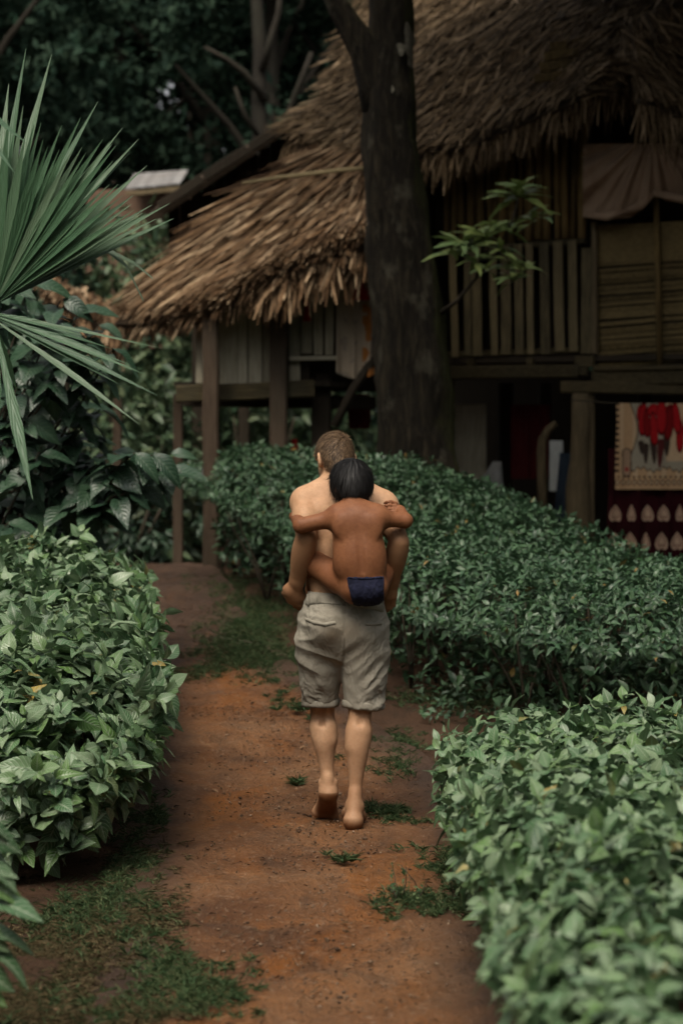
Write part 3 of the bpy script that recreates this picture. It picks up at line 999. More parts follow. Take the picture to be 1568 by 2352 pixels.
# leafy shoot that springs from the trunk in front of the bamboo wall
br = cyl('branch', [P(1010, 720, 18.6), P(1050, 690, 18.4), P(1092, 640, 18.2), P(1110, 560, 18.1), P(1120, 540, 18.1)], [0.020, 0.016, 0.012, 0.009, 0.005], M_twig, tree, 8)
twig2 = [P(1092, 640, 18.2), P(1140, 580, 18.1), P(1178, 500, 18.0), P(1190, 450, 18.0)]
cyl('twig', twig2, [0.012, 0.009, 0.007, 0.004], M_twig, br, 6)
twig3 = [P(1140, 580, 18.1), P(1180, 590, 18.0), P(1210, 620, 18.0)]
cyl('twig', twig3, [0.009, 0.006, 0.004], M_twig, br, 6)
so, sd, sn, ss = [], [], [], []
for (a, b, n, L0, r0) in ((1188, 452, 15, 74, 0), (1112, 545, 15, 66, 0.5), (1200, 430, 7, 60, 0.9), (1060, 560, 8, 62, 2.8), (1215, 500, 7, 58, 0.1), (1140, 520, 8, 54, 1.2), (1180, 640, 9, 50, 2.2), (1090, 600, 8, 50, 0.7), (1030, 580, 5, 60, 2.9), (1180, 530, 7, 50, 1), (1150, 575, 10, 48, 2), (1080, 560, 7, 50, 2.5), (1205, 620, 10, 46, 1.5), (1165, 610, 9, 44, 0.8), (1120, 620, 8, 44, 0.2), (1240, 500, 3, 44, 0.2), (1060, 570, 4, 48, 0.2)):
    for k in range(n):
        th = r0 + k * 2.4
        el = random.uniform(-0.25, 0.75)
        d = np.array([math.cos(th) * math.cos(el), math.sin(th) * math.cos(el) * 0.8 - 0.1, math.sin(el)])
        so.append(P(a + random.uniform(-8, 8), b + random.uniform(-8, 8), 18.05)); sd.append(d)
        sn.append(np.array([0, -0.3, 1]) + rng.normal(0, 0.25, 3)); ss.append(L0 * random.uniform(0.8, 1.2) * 18 / FPX)
scatter(br, [LEAF_LONG], np.array(so), frames(np.array(sd), np.array(sn)), np.array(ss), M_leaf_sprig, 200)


# ------------------------------------------------------------------ hedges
def poly_dist(poly, p):
    """Signed distance to a polygon (positive inside) and the outward direction of the nearest edge."""
    poly = np.asarray(poly, float)
    best = np.full(len(p), 1e9)
    out = np.zeros((len(p), 2))
    inside = np.zeros(len(p), bool)
    for a, b in zip(poly, np.roll(poly, -1, 0)):
        e = b - a
        t = np.clip(((p - a) @ e) / (e @ e), 0, 1)
        q = a + t[:, None] * e
        d = np.linalg.norm(p - q, axis=1)
        m = d < best
        best[m] = d[m]
        nrm = np.array([e[1], -e[0]]) / np.linalg.norm(e)
        out[m] = nrm
        cond = ((a[1] > p[:, 1]) != (b[1] > p[:, 1]))
        xx = a[0] + (p[:, 1] - a[1]) / (b[1] - a[1] + 1e-12) * e[0]
        inside ^= cond & (p[:, 0] < xx)
    return np.where(inside, best, -best), out


def hedge(root, poly, Hfun, dens, side_dens, size, tpls, mat, n_parts, per=6, rnd=0.22, bulge=0.10, low=0.18, stems=30, inner=2500, bump=0.05, stem_r=0.014, leafdown=0.0, undercut=None, stem_in=0.14):
    undercut = bulge * 1.6 if undercut is None else undercut
    """poly runs counter-clockwise. Shoots stand over the top and out of the sides, each with a whorl of leaves."""
    poly = np.asarray(poly, float)
    lo, hi = poly.min(0), poly.max(0)
    area = 0.5 * abs(np.dot(poly[:, 0], np.roll(poly[:, 1], -1)) - np.dot(poly[:, 1], np.roll(poly[:, 0], -1)))
    n = int(dens * (hi - lo).prod())
    p = lo + rng.random((n, 2)) * (hi - lo)
    d, out = poly_dist(poly, p)
    p, out, d = p[d > 0], out[d > 0], d[d > 0]
    gz = ground_z(p[:, 0], p[:, 1])
    e = np.clip(1 - d / rnd, 0, 1)
    wob = np.array([mnoise.noise(Vector((a * 2.3, b * 2.3, 3))) + 0.6 * mnoise.noise(Vector((a * 6, b * 6, 8))) for a, b in p])
    z = gz + Hfun(p[:, 0], p[:, 1]) - 0.65 * rnd * e ** 2 + bump * wob + rng.normal(0, bump * 0.5, len(p))
    B = [np.column_stack([p, z])]
    A = [np.column_stack([out * (e * 1.1)[:, None], np.ones(len(p))])]
    # sides
    for a, b in zip(poly, np.roll(poly, -1, 0)):
        L = np.linalg.norm(b - a)
        nrm = np.array([b[1] - a[1], -(b[0] - a[0])]) / L
        hm = float(np.mean(Hfun(np.array([a[0], b[0]]), np.array([a[1], b[1]]))))
        m = int(side_dens * L * hm)
        t = rng.random(m); k = low + (1 - low) * rng.random(m) ** 0.75
        hole = np.array([mnoise.noise(Vector((x * 2.6, y * 2.6, 4.0))) for x, y in (a + t[:, None] * (b - a))])
        ok = k > low + 0.22 + 0.45 * hole * (1 - k)
        t, k = t[ok], k[ok]; m = len(t)
        q = a + t[:, None] * (b - a)
        hh = Hfun(q[:, 0], q[:, 1]) - 0.3 * rnd
        wob = np.array([mnoise.noise(Vector((x * 3, y * 3, kk * 2))) for (x, y), kk in zip(q, k)])
        q = q + nrm * (bulge * np.sin(np.clip(k, 0, 1) * math.pi * 0.80) - (undercut * (1 - k) if undercut < 0.5 else undercut * (1 - sstep(0.50, 0.90, k)) - 0.10 * sstep(0.7, 0.95, k)) + 0.07 * wob + rng.normal(0, 0.03, m))[:, None]
        B.append(np.column_stack([q, ground_z(q[:, 0], q[:, 1]) + hh * k]))
        A.append(np.column_stack([np.repeat(nrm[None], m, 0), 0.15 + 0.5 * k]))
    B, A = np.concatenate(B), unit(np.concatenate(A) + rng.normal(0, 0.28, (sum(map(len, A)), 3)))
    N = len(B)
    # whorls
    k = np.tile(np.arange(per), N)
    i = np.repeat(np.arange(N), per)
    keep = rng.random(len(k)) < 0.9
    k, i = k[keep], i[keep]
    ph = rng.random(N)[i] * 6.28 + k * 2.4
    el = 0.95 - 0.85 * (k / per) + rng.normal(0, 0.22, len(k))      # upper leaves upright, lower ones spread
    ref = unit(np.cross(A, np.array([0.3, 0.9, 0.2]) + np.zeros_like(A)))
    ref2 = np.cross(A, ref)
    rad = ref[i] * np.cos(ph)[:, None] + ref2[i] * np.sin(ph)[:, None]
    dr = unit(A[i] * np.sin(el)[:, None] + rad * np.cos(el)[:, None] + np.array([0, 0, -leafdown]) + rng.normal(0, 0.22, (len(k), 3)))
    nn = unit(A[i] * np.cos(el)[:, None] - rad * np.sin(el)[:, None] + np.array([0, 0, 0.35]) + rng.normal(0, 0.42, (len(k), 3)))
    sz = rng.uniform(*size, len(k)) * (0.62 + 0.38 * (k / per))
    O = B[i] - A[i] * (k / per * sz * 0.8)[:, None] + rad * (sz * 0.05)[:, None]
    expo = np.clip(0.4 + A[i][:, 2] * 0.3 - A[i][:, 1] * 0.5, 0.1, 1) * (1.2 - 0.9 * k / per)
    # leaves inside, so that the gaps show leaves in shade
    m = inner
    p = lo + rng.random((m * 3, 2)) * (hi - lo)
    d, _o = poly_dist(poly, p)
    p = p[d > 0.03][:m]
    zz = ground_z(p[:, 0], p[:, 1]) + Hfun(p[:, 0], p[:, 1]) * rng.uniform(low, 0.93, len(p))
    Oi = np.column_stack([p, zz])
    Ri = frames(rng.normal(0, 1, (len(p), 3)), rng.normal(0, 0.5, (len(p), 3)) + np.array([0, 0, 1]))
    O = np.concatenate([O, Oi])
    R = np.concatenate([frames(dr, nn), Ri])
    S = np.concatenate([sz, rng.uniform(*size, len(p)) * 1.1])
    S = S[:, None] * np.column_stack([rng.uniform(0.8, 1.15, len(S)), np.ones(len(S)), rng.uniform(0.2, 1.9, len(S))])
    ex = np.concatenate([expo, np.full(len(p), 0.02)])
    scatter(root, tpls, O, R, S, mat, n_parts, score=ex)
    # woody stems
    L = []
    for _ in range(stems):
        while True:
            q = lo + rng.random(2) * (hi - lo)
            dd, oo = poly_dist(poly, q[None])
            if dd[0] > 0.06: break
        if rng.random() < 0.6:
            q = q + oo[0] * max(0, dd[0] - rng.uniform(0.6, 1.4) * stem_in) if stem_in > 0.3 else q - oo[0] * 0.08
        z0 = float(ground_z(q[0], q[1])); hh = float(Hfun(q[:1], q[1:])[0])
        for b in range(3):
            v = rng.normal(0, 0.16 if stem_in > 0.3 else 0.06, 2)
            pts = [np.array([q[0], q[1], z0 - 0.04]), np.array([*(q + v * 0.25), z0 + hh * 0.25]), np.array([*(q + v * 0.7), z0 + hh * 0.55]), np.array([*(q + v), z0 + hh * 0.85])]
            L.append((pts, [stem_r * rng.uniform(0.7, 1.3), stem_r * 0.8, stem_r * 0.55, stem_r * 0.3]))
    o = tubes('stems', L, M_twig, root, 5)
    o.name = 'stem'
    o.name = 'stem'
    o['kind'] = 'stuff'
    return o


# right: low hedge that runs straight towards the camera
hr = thing('hedge', (1.2, 6.5, 0), 'low hedge of large pale blue green leaves right beside the path near the camera', 'hedge')
polyR = [(0.47, 2.6), (2.4, 2.6), (2.4, 9.3), (0.50, 9.3)]
hedge(hr, polyR, lambda x, y: 0.555 + 0.03 * np.sin(1.3 * y + x), 215, 190, (0.048, 0.118), [LEAF4, LEAF5, LEAF6], M_leaf_near, 300, per=6, rnd=0.16, bulge=0.11, low=0.12, stems=40, inner=3000, bump=0.06)
# left: higher hedge on the other side of the path
hl = thing('hedge', (-1.7, 10.5, 0), 'tall hedge of large pale green leaves left of the path under the palm', 'hedge')
polyL = [(-2.6, 8.55), (-0.98, 8.55), (-0.86, 9.2), (-1.30, 13.2), (-2.9, 13.2)]
hedge(hl, polyL, lambda x, y: 0.86 + 0.05 * np.sin(1.1 * y) - 0.30 * sstep(9.4, 8.5, y), 180, 165, (0.060, 0.158), [LEAF4, LEAF5, LEAF6], M_leaf_near, 300, per=6, rnd=0.30, bulge=0.17, low=0.20, stems=40, inner=3500, bump=0.085, leafdown=0.1)
# middle: small leaved hedge that bends round below the house
hm = thing('hedge', (0.8, 15.5, 0.2), 'long dark small leaved hedge behind the walking man, in front of the stilt house', 'hedge')
polyM = [(-1.02, 17.9), (-0.35, 16.2), (0.27, 13.5), (0.62, 12.9), (1.05, 12.2), (1.5, 11.9), (3.2, 11.8), (3.4, 13.8), (1.9, 14.4), (1.05, 16.3), (0.75, 17.8), (0.25, 18.9), (-1.02, 18.9)]
hedge(hm, polyM, lambda x, y: 0.69 + 0.24 * sstep(13.8, 17.2, y) + 0.04 * np.sin(1.9 * y + 2 * x), 420, 330, (0.045, 0.085), [LEAF3, LEAF2, LEAF3B], M_leaf_mid, 300, per=5, rnd=0.22, bulge=0.20, low=0.08, stems=75, inner=11000, bump=0.075, stem_r=0.011, undercut=0.70, stem_in=0.55)

# ------------------------------------------------------------------ fan palm on the left
palm = thing('fan_palm', (-1.75, 9.2, 0), 'fan palm with broad pleated fronds reaching in over the left hedge', 'palm')
cyl('trunk', [(-1.95, 9.4, -0.1), (-1.93, 9.4, 0.8), (-1.9, 9.35, 1.5)], [0.11, 0.10, 0.09], M_twig, palm, 12, 0.03)
BL = [blade_template(8, 1.0, 0.55, 0.03, 0.55, 0.06), blade_template(8, 1.0, 0.45, 0.12, 0.60, 0.06)]
BLmesh = []
for bt in BL:
    me = mesh_arrays('blade', *bt); me.materials.append(M_palm); BLmesh.append(me)


def frond(hub, fan, Y0, tilt, width=0.042):
    """fan: list of (u, v) blade tips. Each blade is an object of its own under the stalk."""
    h = P(*hub, Y0)
    st = cyl('frond', [(-1.9, 9.35, 1.45), (-1.9 * 0.5 + h[0] * 0.5, 9.35 * 0.5 + Y0 * 0.5 + 0.05, h[2] * 0.5 + 0.75), h], [0.022, 0.016, 0.013], M_palm, palm, 8)
    for (a, b, dy, w) in fan:
        tip = P(a, b, Y0 + dy)
        d = tip - h
        L = np.linalg.norm(d)
        n = np.array([random.uniform(-0.5, 0.1), -1.0, tilt + random.uniform(-0.25, 0.25)])
        R = frames(d[None], n[None])[0]
        M = np.eye(4)
        s = np.array([width * w, L, L * random.uniform(0.2, 1.0)])
        s[2] = width * w
        M[:3, :3] = R * s[None, :]
        M[:3, 3] = h + np.array([0, random.uniform(-0.006, 0.006), 0])
        o = link(bpy.data.objects.new('blade', BLmesh[random.randrange(2)]))
        adopt(o, st)
        o.matrix_basis = Matrix(M.tolist())


fan = []
for k in range(30):
    f = k / 29
    a = math.radians(86 - 60 * f)
    r = 430 + 30 * math.sin(f * 2.2) + random.uniform(-70, 30) - 20 * f
    fan.append((-12 + r * math.cos(a), 700 - r * math.sin(a), random.uniform(-0.14, 0.08) - 0.10 * f, random.uniform(1.1, 1.5)))
frond((-12, 700), fan, 8.9, 0.55, 0.034)
fan = [(350, 470, -0.1, 1.0), (338, 490, -0.12, 1.1), (300, 545, -0.1, 1.0), (255, 570, 0.0, 0.9), (282, 292, 0.15, 1.0), (225, 232, 0.2, 1.0), (318, 318, 0.1, 0.9), (258, 330, 0.2, 1.1), (296, 352, 0.1, 1.0), (60, 110, 0.3, 1.2), (118, 122, 0.3, 1.2), (20, 190, 0.3, 1.3)]
frond((-30, 700), fan, 9.1, 0.4, 0.040)
# drooping lower fronds
fan = [(362, 908, -0.25, 0.8), (335, 860, -0.2, 0.75), (322, 975, -0.3, 0.8), (300, 838, -0.1, 0.8), (372, 800, -0.1, 0.45), (255, 800, 0.0, 0.8), (270, 880, -0.2, 0.7), (230, 850, -0.1, 0.9), (190, 770, 0.05, 1.0), (150, 760, 0.0, 0.9)]
frond((-40, 715), fan, 8.8, 1.2, 0.042)
fan = [(76, 1146, -0.3, 1.3), (-5, 1000, -0.1, 1.2), (40, 900, 0.1, 0.8)]
frond((-12, 735), fan, 8.6, 0.5, 0.036)
# two pale bent blades at the left edge
fan = [(64, 330, -0.3, 0.9), (36, 398, -0.3, 0.8)]
frond((-120, 190), fan, 8.3, 1.6, 0.036)
# thin arching blades beyond
for pts in ([(150, 590), (250, 575), (310, 605), (352, 640)], [(240, 568), (290, 610), (330, 690)]):
    q = [P(a, b, 9.0 - 0.02 * i) for i, (a, b) in enumerate(pts)]
    V, F, U = [], [], []
    for i, pnt in enumerate(q):
        w = 0.011 * (1 - i / 4.2)
        V += [pnt + np.array([0, 0, w]), pnt + np.array([0, -0.01, -w])]
        U += [(0, i / 3), (1, i / 3)]
    me = mesh_arrays('blade', np.array(V), grid_faces(len(q), 2), np.array(U))
    mesh_obj('blade', me, M_palm, palm, smooth=True)

# ------------------------------------------------------------------ broad leaved shrub under the palm
shrub = thing('broadleaf_shrub', (-2.6, 14.3, 0.2), 'dark shrub with broad drooping veined leaves behind the left hedge under the palm', 'shrub')
tips = [(20, 660), (80, 655), (140, 690), (180, 720), (230, 745), (60, 730), (120, 750), (200, 790), (260, 800), (20, 800), (80, 820), (150, 830), (220, 850), (40, 890), (110, 900), (170, 930), (230, 940), (60, 960), (130, 980), (190, 1000), (20, 1010), (90, 1040), (150, 1060), (210, 1050), (260, 1040), (310, 1040), (350, 1045), (395, 1050), (330, 1085), (280, 1090), (390, 1080), (230, 1110), (170, 1120), (110, 1130), (40, 1110), (60, 1180), (140, 1180), (220, 1170), (290, 1130), (20, 1200), (180, 1215), (100, 1220)]
so, sd, sn, ss, tw = [], [], [], [], []
for (a, b) in tips:
    Y0 = 13.7 + random.uniform(-0.4, 0.6)
    tip = P(a, b, Y0)
    root_p = np.array([-2.6 + random.uniform(-0.3, 0.3), 14.3, 0.2])
    midp = root_p * 0.4 + tip * 0.6 + np.array([-0.05, 0.1, 0.15])
    tw.append(([root_p, midp, tip], [0.014, 0.009, 0.004]))
    ax = unit(tip - midp)
    for k in range(9):
        th = k * 2.4 + random.uniform(-0.4, 0.4)
        d = np.array([math.cos(th), math.sin(th) * 0.8 - 0.25, random.uniform(-0.75, 0.25)])
        so.append(tip - ax * 0.038 * k + rng.normal(0, 0.01, 3)); sd.append(d)
        sn.append(np.array([0, -0.45, 1]) + rng.normal(0, 0.3, 3)); ss.append(random.uniform(0.15, 0.25))
scatter(shrub, [LEAF5, LEAF6, LEAF4], np.array(so), frames(np.array(sd), np.array(sn)), np.array(ss), M_leaf_dark, 300)
o = tubes('stem', tw, M_twig, shrub, 6)

# blurred leaves of a plant close by at the lower left edge
near = thing('leafy_plant', (-1.3, 6.6, 0), 'leafy plant poking in at the lower left edge close to the camera', 'plant')
so, sd, sn, ss, tw = [], [], [], [], []
for (a, b, da, db, L) in ((-60, 2020, 1, 0.15, 130), (-30, 2070, 1, 0.0, 135), (-40, 2140, 1, 0.05, 120), (-30, 2180, 1, 0.35, 120), (-80, 1990, 1, -0.1, 120), (-70, 2210, 1, 0.5, 120), (-60, 1900, 1, 0.4, 120), (-90, 2110, 0.8, 0.3, 130), (-50, 1960, 1, 0.5, 120), (-60, 2260, 1, 0.4, 90), (-90, 1850, 1, 0.2, 120)):
    so.append(P(a, b, 6.2)); sd.append(np.array([da, random.uniform(-0.4, 0.1), -db])); sn.append(np.array([0, -0.5, 0.8]) + rng.normal(0, 0.2, 3)); ss.append(L * 6.2 / FPX)
    tw.append(([np.array([-1.35, 6.6, -0.05]), np.array([-1.25, 6.4, 0.25]), P(a, b, 6.2)], [0.010, 0.007, 0.003]))
scatter(near, [LEAF4, LEAF6], np.array(so), frames(np.array(sd), np.array(sn)), np.array(ss), M_leaf_near, 50)
tubes('stem', tw, M_twig, near, 6)

# ------------------------------------------------------------------ bushes behind the hut and beyond the crest
BUSH_LABELS = {}


def bush(x, y, r, h, n, size, mat, label, tpl=LEAF3, z0=None):
    g = float(ground_z(x, y)) if z0 is None else z0
    t = thing('bush', (x, y, g), label, 'bush', 'bushes behind the huts')
    c = ball_leaves((x, y, g + h * 0.52), (r, r * 0.8, h * 0.5), n, size, up=0.8, shell=0.35)
    V, F, U = batch(tpl, *c)
    o = mesh_obj('foliage', mesh_arrays('foliage', V, F, U), mat, t, smooth=True); o['kind'] = 'stuff'
    L = []
    for k in range(7):
        th = k * 0.9
        L.append(([np.array([x, y, g - 0.1]), np.array([x + 0.3 * r * math.cos(th), y + 0.3 * r * math.sin(th), g + h * 0.4]), np.array([x + 0.6 * r * math.cos(th), y + 0.6 * r * math.sin(th), g + h * 0.75])], [0.03, 0.022, 0.01]))
    tubes('stem', L, M_twig, t, 5)


bush(-1.0, 25.4, 1.3, 2.3, 2600, (0.12, 0.22), M_leaf_bush, 'bright leafy bush seen between the two front posts of the straw roofed hut')
bush(-0.1, 26.0, 1.1, 2.2, 1800, (0.12, 0.22), M_leaf_bush, 'leafy bush seen right of the second brown post, beside the dark post')
bush(-2.1, 23.6, 0.75, 2.0, 1500, (0.10, 0.20), M_leaf_bush, 'leafy bush seen left of the first brown post under the straw eave')
bush(-2.7, 26.2, 0.9, 2.3, 2000, (0.12, 0.22), M_leaf_bush, 'tall bush standing behind the lean-to roof and the palm')
bush(-1.9, 20.6, 0.45, 0.75, 900, (0.07, 0.13), M_leaf_dark, 'low dark bush at the far end of the path beside the thin post')
bush(-2.7, 19.6, 0.7, 1.0, 1200, (0.08, 0.15), M_leaf_dark, 'low dark bush behind the far end of the left hedge')
bush(-0.75, 20.3, 0.5, 0.7, 800, (0.07, 0.13), M_leaf_dark, 'low dark bush between the feet of the two brown posts')
bush(-2.3, 28.2, 1.05, 3.9, 3600, (0.12, 0.22), M_leaf_bush, 'leafy bush in front of the distant shack left of the straw roof')
bush(2.9, 24.5, 1.2, 1.9, 1500, (0.12, 0.2), M_leaf_forest, 'dark bush glimpsed under the stilt house floor')
bush(-4.3, 27.5, 1.5, 4.2, 2600, (0.14, 0.26), M_leaf_forest, 'dark rounded bush behind the palm fronds')

# ------------------------------------------------------------------ forest behind: trees one can tell apart
crowns = []
for k in range(3):
    parts_ = []
    for j in range(9):
        th = j * 2.4 + k
        rr = 0.0 if j == 0 else random.uniform(0.8, 1.9)
        cz = random.uniform(3.4, 9.6)
        parts_.append(ball_leaves((rr * math.cos(th), rr * math.sin(th), cz), (random.uniform(0.9, 1.5), random.uniform(0.9, 1.5), random.uniform(0.6, 1.1)), 1150, (0.11, 0.24), up=0.6, shell=0.3))
    V, F, U = batch(LEAF2, *[np.concatenate(z) for z in zip(*parts_)])
    me = mesh_arrays('crown', V, F, U); me.materials.append(M_leaf_forest)
    L = [([np.array([0, 0, -0.4]), np.array([0.1, 0, 2.5]), np.array([-0.1 + 0.2 * k, 0.1, 5.5]), np.array([0.15, 0, 9.2])], [0.20, 0.16, 0.12, 0.04])]
    for j in range(6):
        th = j * 1.9 + k; z = 2.6 + j * 0.9
        L.append(([np.array([0.05, 0, z]), np.array([0.8 * math.cos(th), 0.8 * math.sin(th), z + 0.9]), np.array([1.7 * math.cos(th), 1.7 * math.sin(th), z + 1.7])], [0.075, 0.05, 0.02]))
    V, F, off = [], [], 0
    for pts, rad in L:
        v, f = tube_arrays(pts, rad, 8, jitter=0.04)
        V.append(v); F += [tuple(i + off for i in q) for q in f]; off += len(v)
    tm = poly_mesh('trunk', np.concatenate(V), F); tm.materials.append(M_forest_bark)
    crowns.append((me, tm))
FOREST = [(-5.2, 31.5, 1.0), (-3.4, 36.5, 1.0), (-0.9, 32.0, 0.95), (0.7, 33.0, 1.05), (2.6, 31.0, 1.0), (4.6, 33.0, 1.1), (-6.6, 36.0, 1.15), (-4.2, 38.0, 1.1), (-2.0, 37.0, 1.1), (-0.2, 39.0, 1.15), (1.8, 37.5, 1.1), (4.0, 38.5, 1.2), (-7.5, 42.0, 1.3), (-5.0, 43.5, 1.3), (-2.6, 42.5, 1.25), (0.2, 44.0, 1.3), (2.8, 43.0, 1.3), (5.4, 44.0, 1.3), (-7.8, 49.0, 1.5), (-4.2, 50.0, 1.5), (-0.8, 49.0, 1.5), (2.6, 50.0, 1.5), (6.0, 49.0, 1.5), (-3.1, 54.0, 1.7), (-5.7, 53.0, 1.7), (-7.0, 55.0, 1.7)]
def uu_of(x, y): return float(project(np.array([[x, y, 4.0]]))[0][0])
def rowno(y): return 0 if y < 35 else (1 if y < 41 else (2 if y < 47 else 3))
def ordinal(x, y):
    r = sorted(a for a, b, c_ in FOREST if rowno(b) == rowno(y) and uu_of(a, b) <= 1150)
    return ('first', 'second', 'third', 'fourth', 'fifth', 'sixth', 'seventh', 'eighth', 'ninth')[r.index(x)]
words_ = ['behind the palm tips at the left edge', 'behind the palm fronds', 'above the low gable', 'above the straw roof', 'behind the thick trunk', 'behind the stilt house roof']
for i, (x, y, s) in enumerate(FOREST):
    g = float(ground_z(x, y))
    if uu_of(x, y) > 1150: continue
    row = 'front row' if y < 35 else ('second row' if y < 41 else ('third row' if y < 47 else 'last row'))
    uu = project(np.array([[x, y, 4.0]]))[0][0]
    where = 'behind the palm fronds' if uu < 260 else ('above the distant shack' if uu < 480 else ('above the dark gable' if uu < 760 else ('behind the thick trunk' if uu < 1000 else 'hidden behind the stilt house roof')))
    t_ = thing('forest_tree', (x, y, g), 'dark forest tree, %s from left in the %s of the wood' % (ordinal(x, y), row), 'tree', 'dark forest trees behind the huts')
    t_.rotation_euler = (0, 0, i * 2.1); t_.scale = (s, s, s)
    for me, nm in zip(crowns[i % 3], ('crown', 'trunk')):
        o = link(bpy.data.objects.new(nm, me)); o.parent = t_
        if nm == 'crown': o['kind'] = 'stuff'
# bare pale trunk and branches at the top middle
bt = thing('bare_tree', (-1.0, 29.5, 0.6), 'slender tree with pale crooked bare branches above the dark gable', 'tree')
cyl('trunk', [P(606, 1000, 29.5), P(604, 400, 29.5), P(596, 250, 29.5), P(598, 120, 29.5), P(590, 0, 29.5), P(580, -150, 29.5)], [0.13, 0.11, 0.10, 0.09, 0.08, 0.06], M_forest_bark, bt, 10, 0.05)
cyl('branch', [P(602, 160, 29.4), P(622, 90, 29.3), P(640, 30, 29.3), P(645, -40, 29.2)], [0.05, 0.045, 0.04, 0.03], M_forest_bark, bt, 8, 0.05)
cyl('branch', [P(610, 230, 29.4), P(560, 165, 29.2), P(520, 135, 29.1), P(470, 108, 29.0)], [0.055, 0.04, 0.03, 0.02], M_forest_bark, bt, 8, 0.05)
cyl('branch', [P(650, 330, 29.4), P(670, 240, 29.2), P(690, 190, 29.1), P(716, 120, 29.0)], [0.05, 0.045, 0.04, 0.03], M_forest_bark, bt, 8, 0.05)
cyl('branch', [P(604, 330, 29.4), P(560, 260, 29.2), P(540, 200, 29.1)], [0.04, 0.03, 0.02], M_forest_bark, bt, 8, 0.05)
# undergrowth that closes the wood towards the slope
n = 26000
ux = rng.uniform(-14, 14, n); uy = rng.uniform(30.5, 56, n)
hh = 1.6 + 1.3 * np.sin(ux * 0.9) * np.sin(uy * 0.6)
O = np.column_stack([ux, uy, ground_z(ux, uy) + rng.random(n) * np.abs(hh) + 0.1])
V, F, U = batch(LEAF2, O, frames(rng.normal(0, 1, (n, 3)), rng.normal(0, 0.5, (n, 3)) + np.array([0, -0.2, 0.8])), rng.uniform(0.2, 0.45, n))
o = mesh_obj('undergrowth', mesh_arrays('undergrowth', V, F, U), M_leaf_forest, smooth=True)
tag(o, 'dense dark green undergrowth on the forest slope behind the huts', 'undergrowth', kind='stuff')

# unseen leaf mass added beside the clearing and behind the camera to close the low sky
n = 30000
th = rng.uniform(0, 2 * math.pi, n)
ex = rng.uniform(0, 1, n)
wx = (7.0 + 5.0 * ex) * np.cos(th); wy = 8.0 + (17.0 + 5.0 * ex) * np.sin(th)
ok = (np.abs(wx) > 5.8) & (wy < 27) | (wy < -6)
wx, wy = wx[ok], wy[ok]
hgt = 9.5 + 2.0 * np.sin(wx * 1.1) + 1.6 * np.sin(wy * 0.9 + 1)
O = np.column_stack([wx, wy, ground_z(wx, wy) + rng.random(len(wx)) * hgt])
V, F, U = batch(LEAF2, O, frames(rng.normal(0, 1, (len(wx), 3)), rng.normal(0, 0.6, (len(wx), 3)) + np.array([0, 0, 0.7])), rng.uniform(0.4, 0.8, len(wx)))
o = mesh_obj('sky_block_woods', mesh_arrays('sky_block_woods', V, F, U), M_leaf_forest, smooth=True)
tag(o, 'unseen leaf mass added round the village clearing to block low sky light', 'sky_block_woods', kind='stuff')

# dark weeds that cover the ground under and before the middle hedge
n = 5200
wy = rng.uniform(10.6, 14.0, n); wx = rng.uniform(0.25, 2.6, n) + 0.0
wx = np.where(wy > 12.5, wx, wx + 0.25)
msk = np.array([mnoise.noise(Vector((a * 2.2, b * 2.2, 6))) for a, b in zip(wx, wy)])
ok = (msk > -0.12) & ((wx > 0.80) | ((wx > 0.42) & (wy > 12.6)))
wx, wy = wx[ok], wy[ok]; n = len(wx)
O = np.column_stack([wx, wy, ground_z(wx, wy) - 0.02 + rng.random(n) * 0.10 * (0.3 + np.clip(msk[ok] * 2 + 0.5, 0, 1))])
R = frames(unit(rng.normal(0, 1, (n, 3)) + np.array([0, 0, 0.3])), rng.normal(0, 0.5, (n, 3)) + np.array([0, -0.2, 0.9]))
V, F, U = batch(LEAF3, O, R, rng.uniform(0.02, 0.060, n))
o = mesh_obj('weeds', mesh_arrays('weeds', V, F, U), M_leaf_mid, smooth=True)
tag(o, 'low dark weeds covering the ground between the two right hedges', 'weeds', kind='stuff')
from mathutils.bvhtree import BVHTree
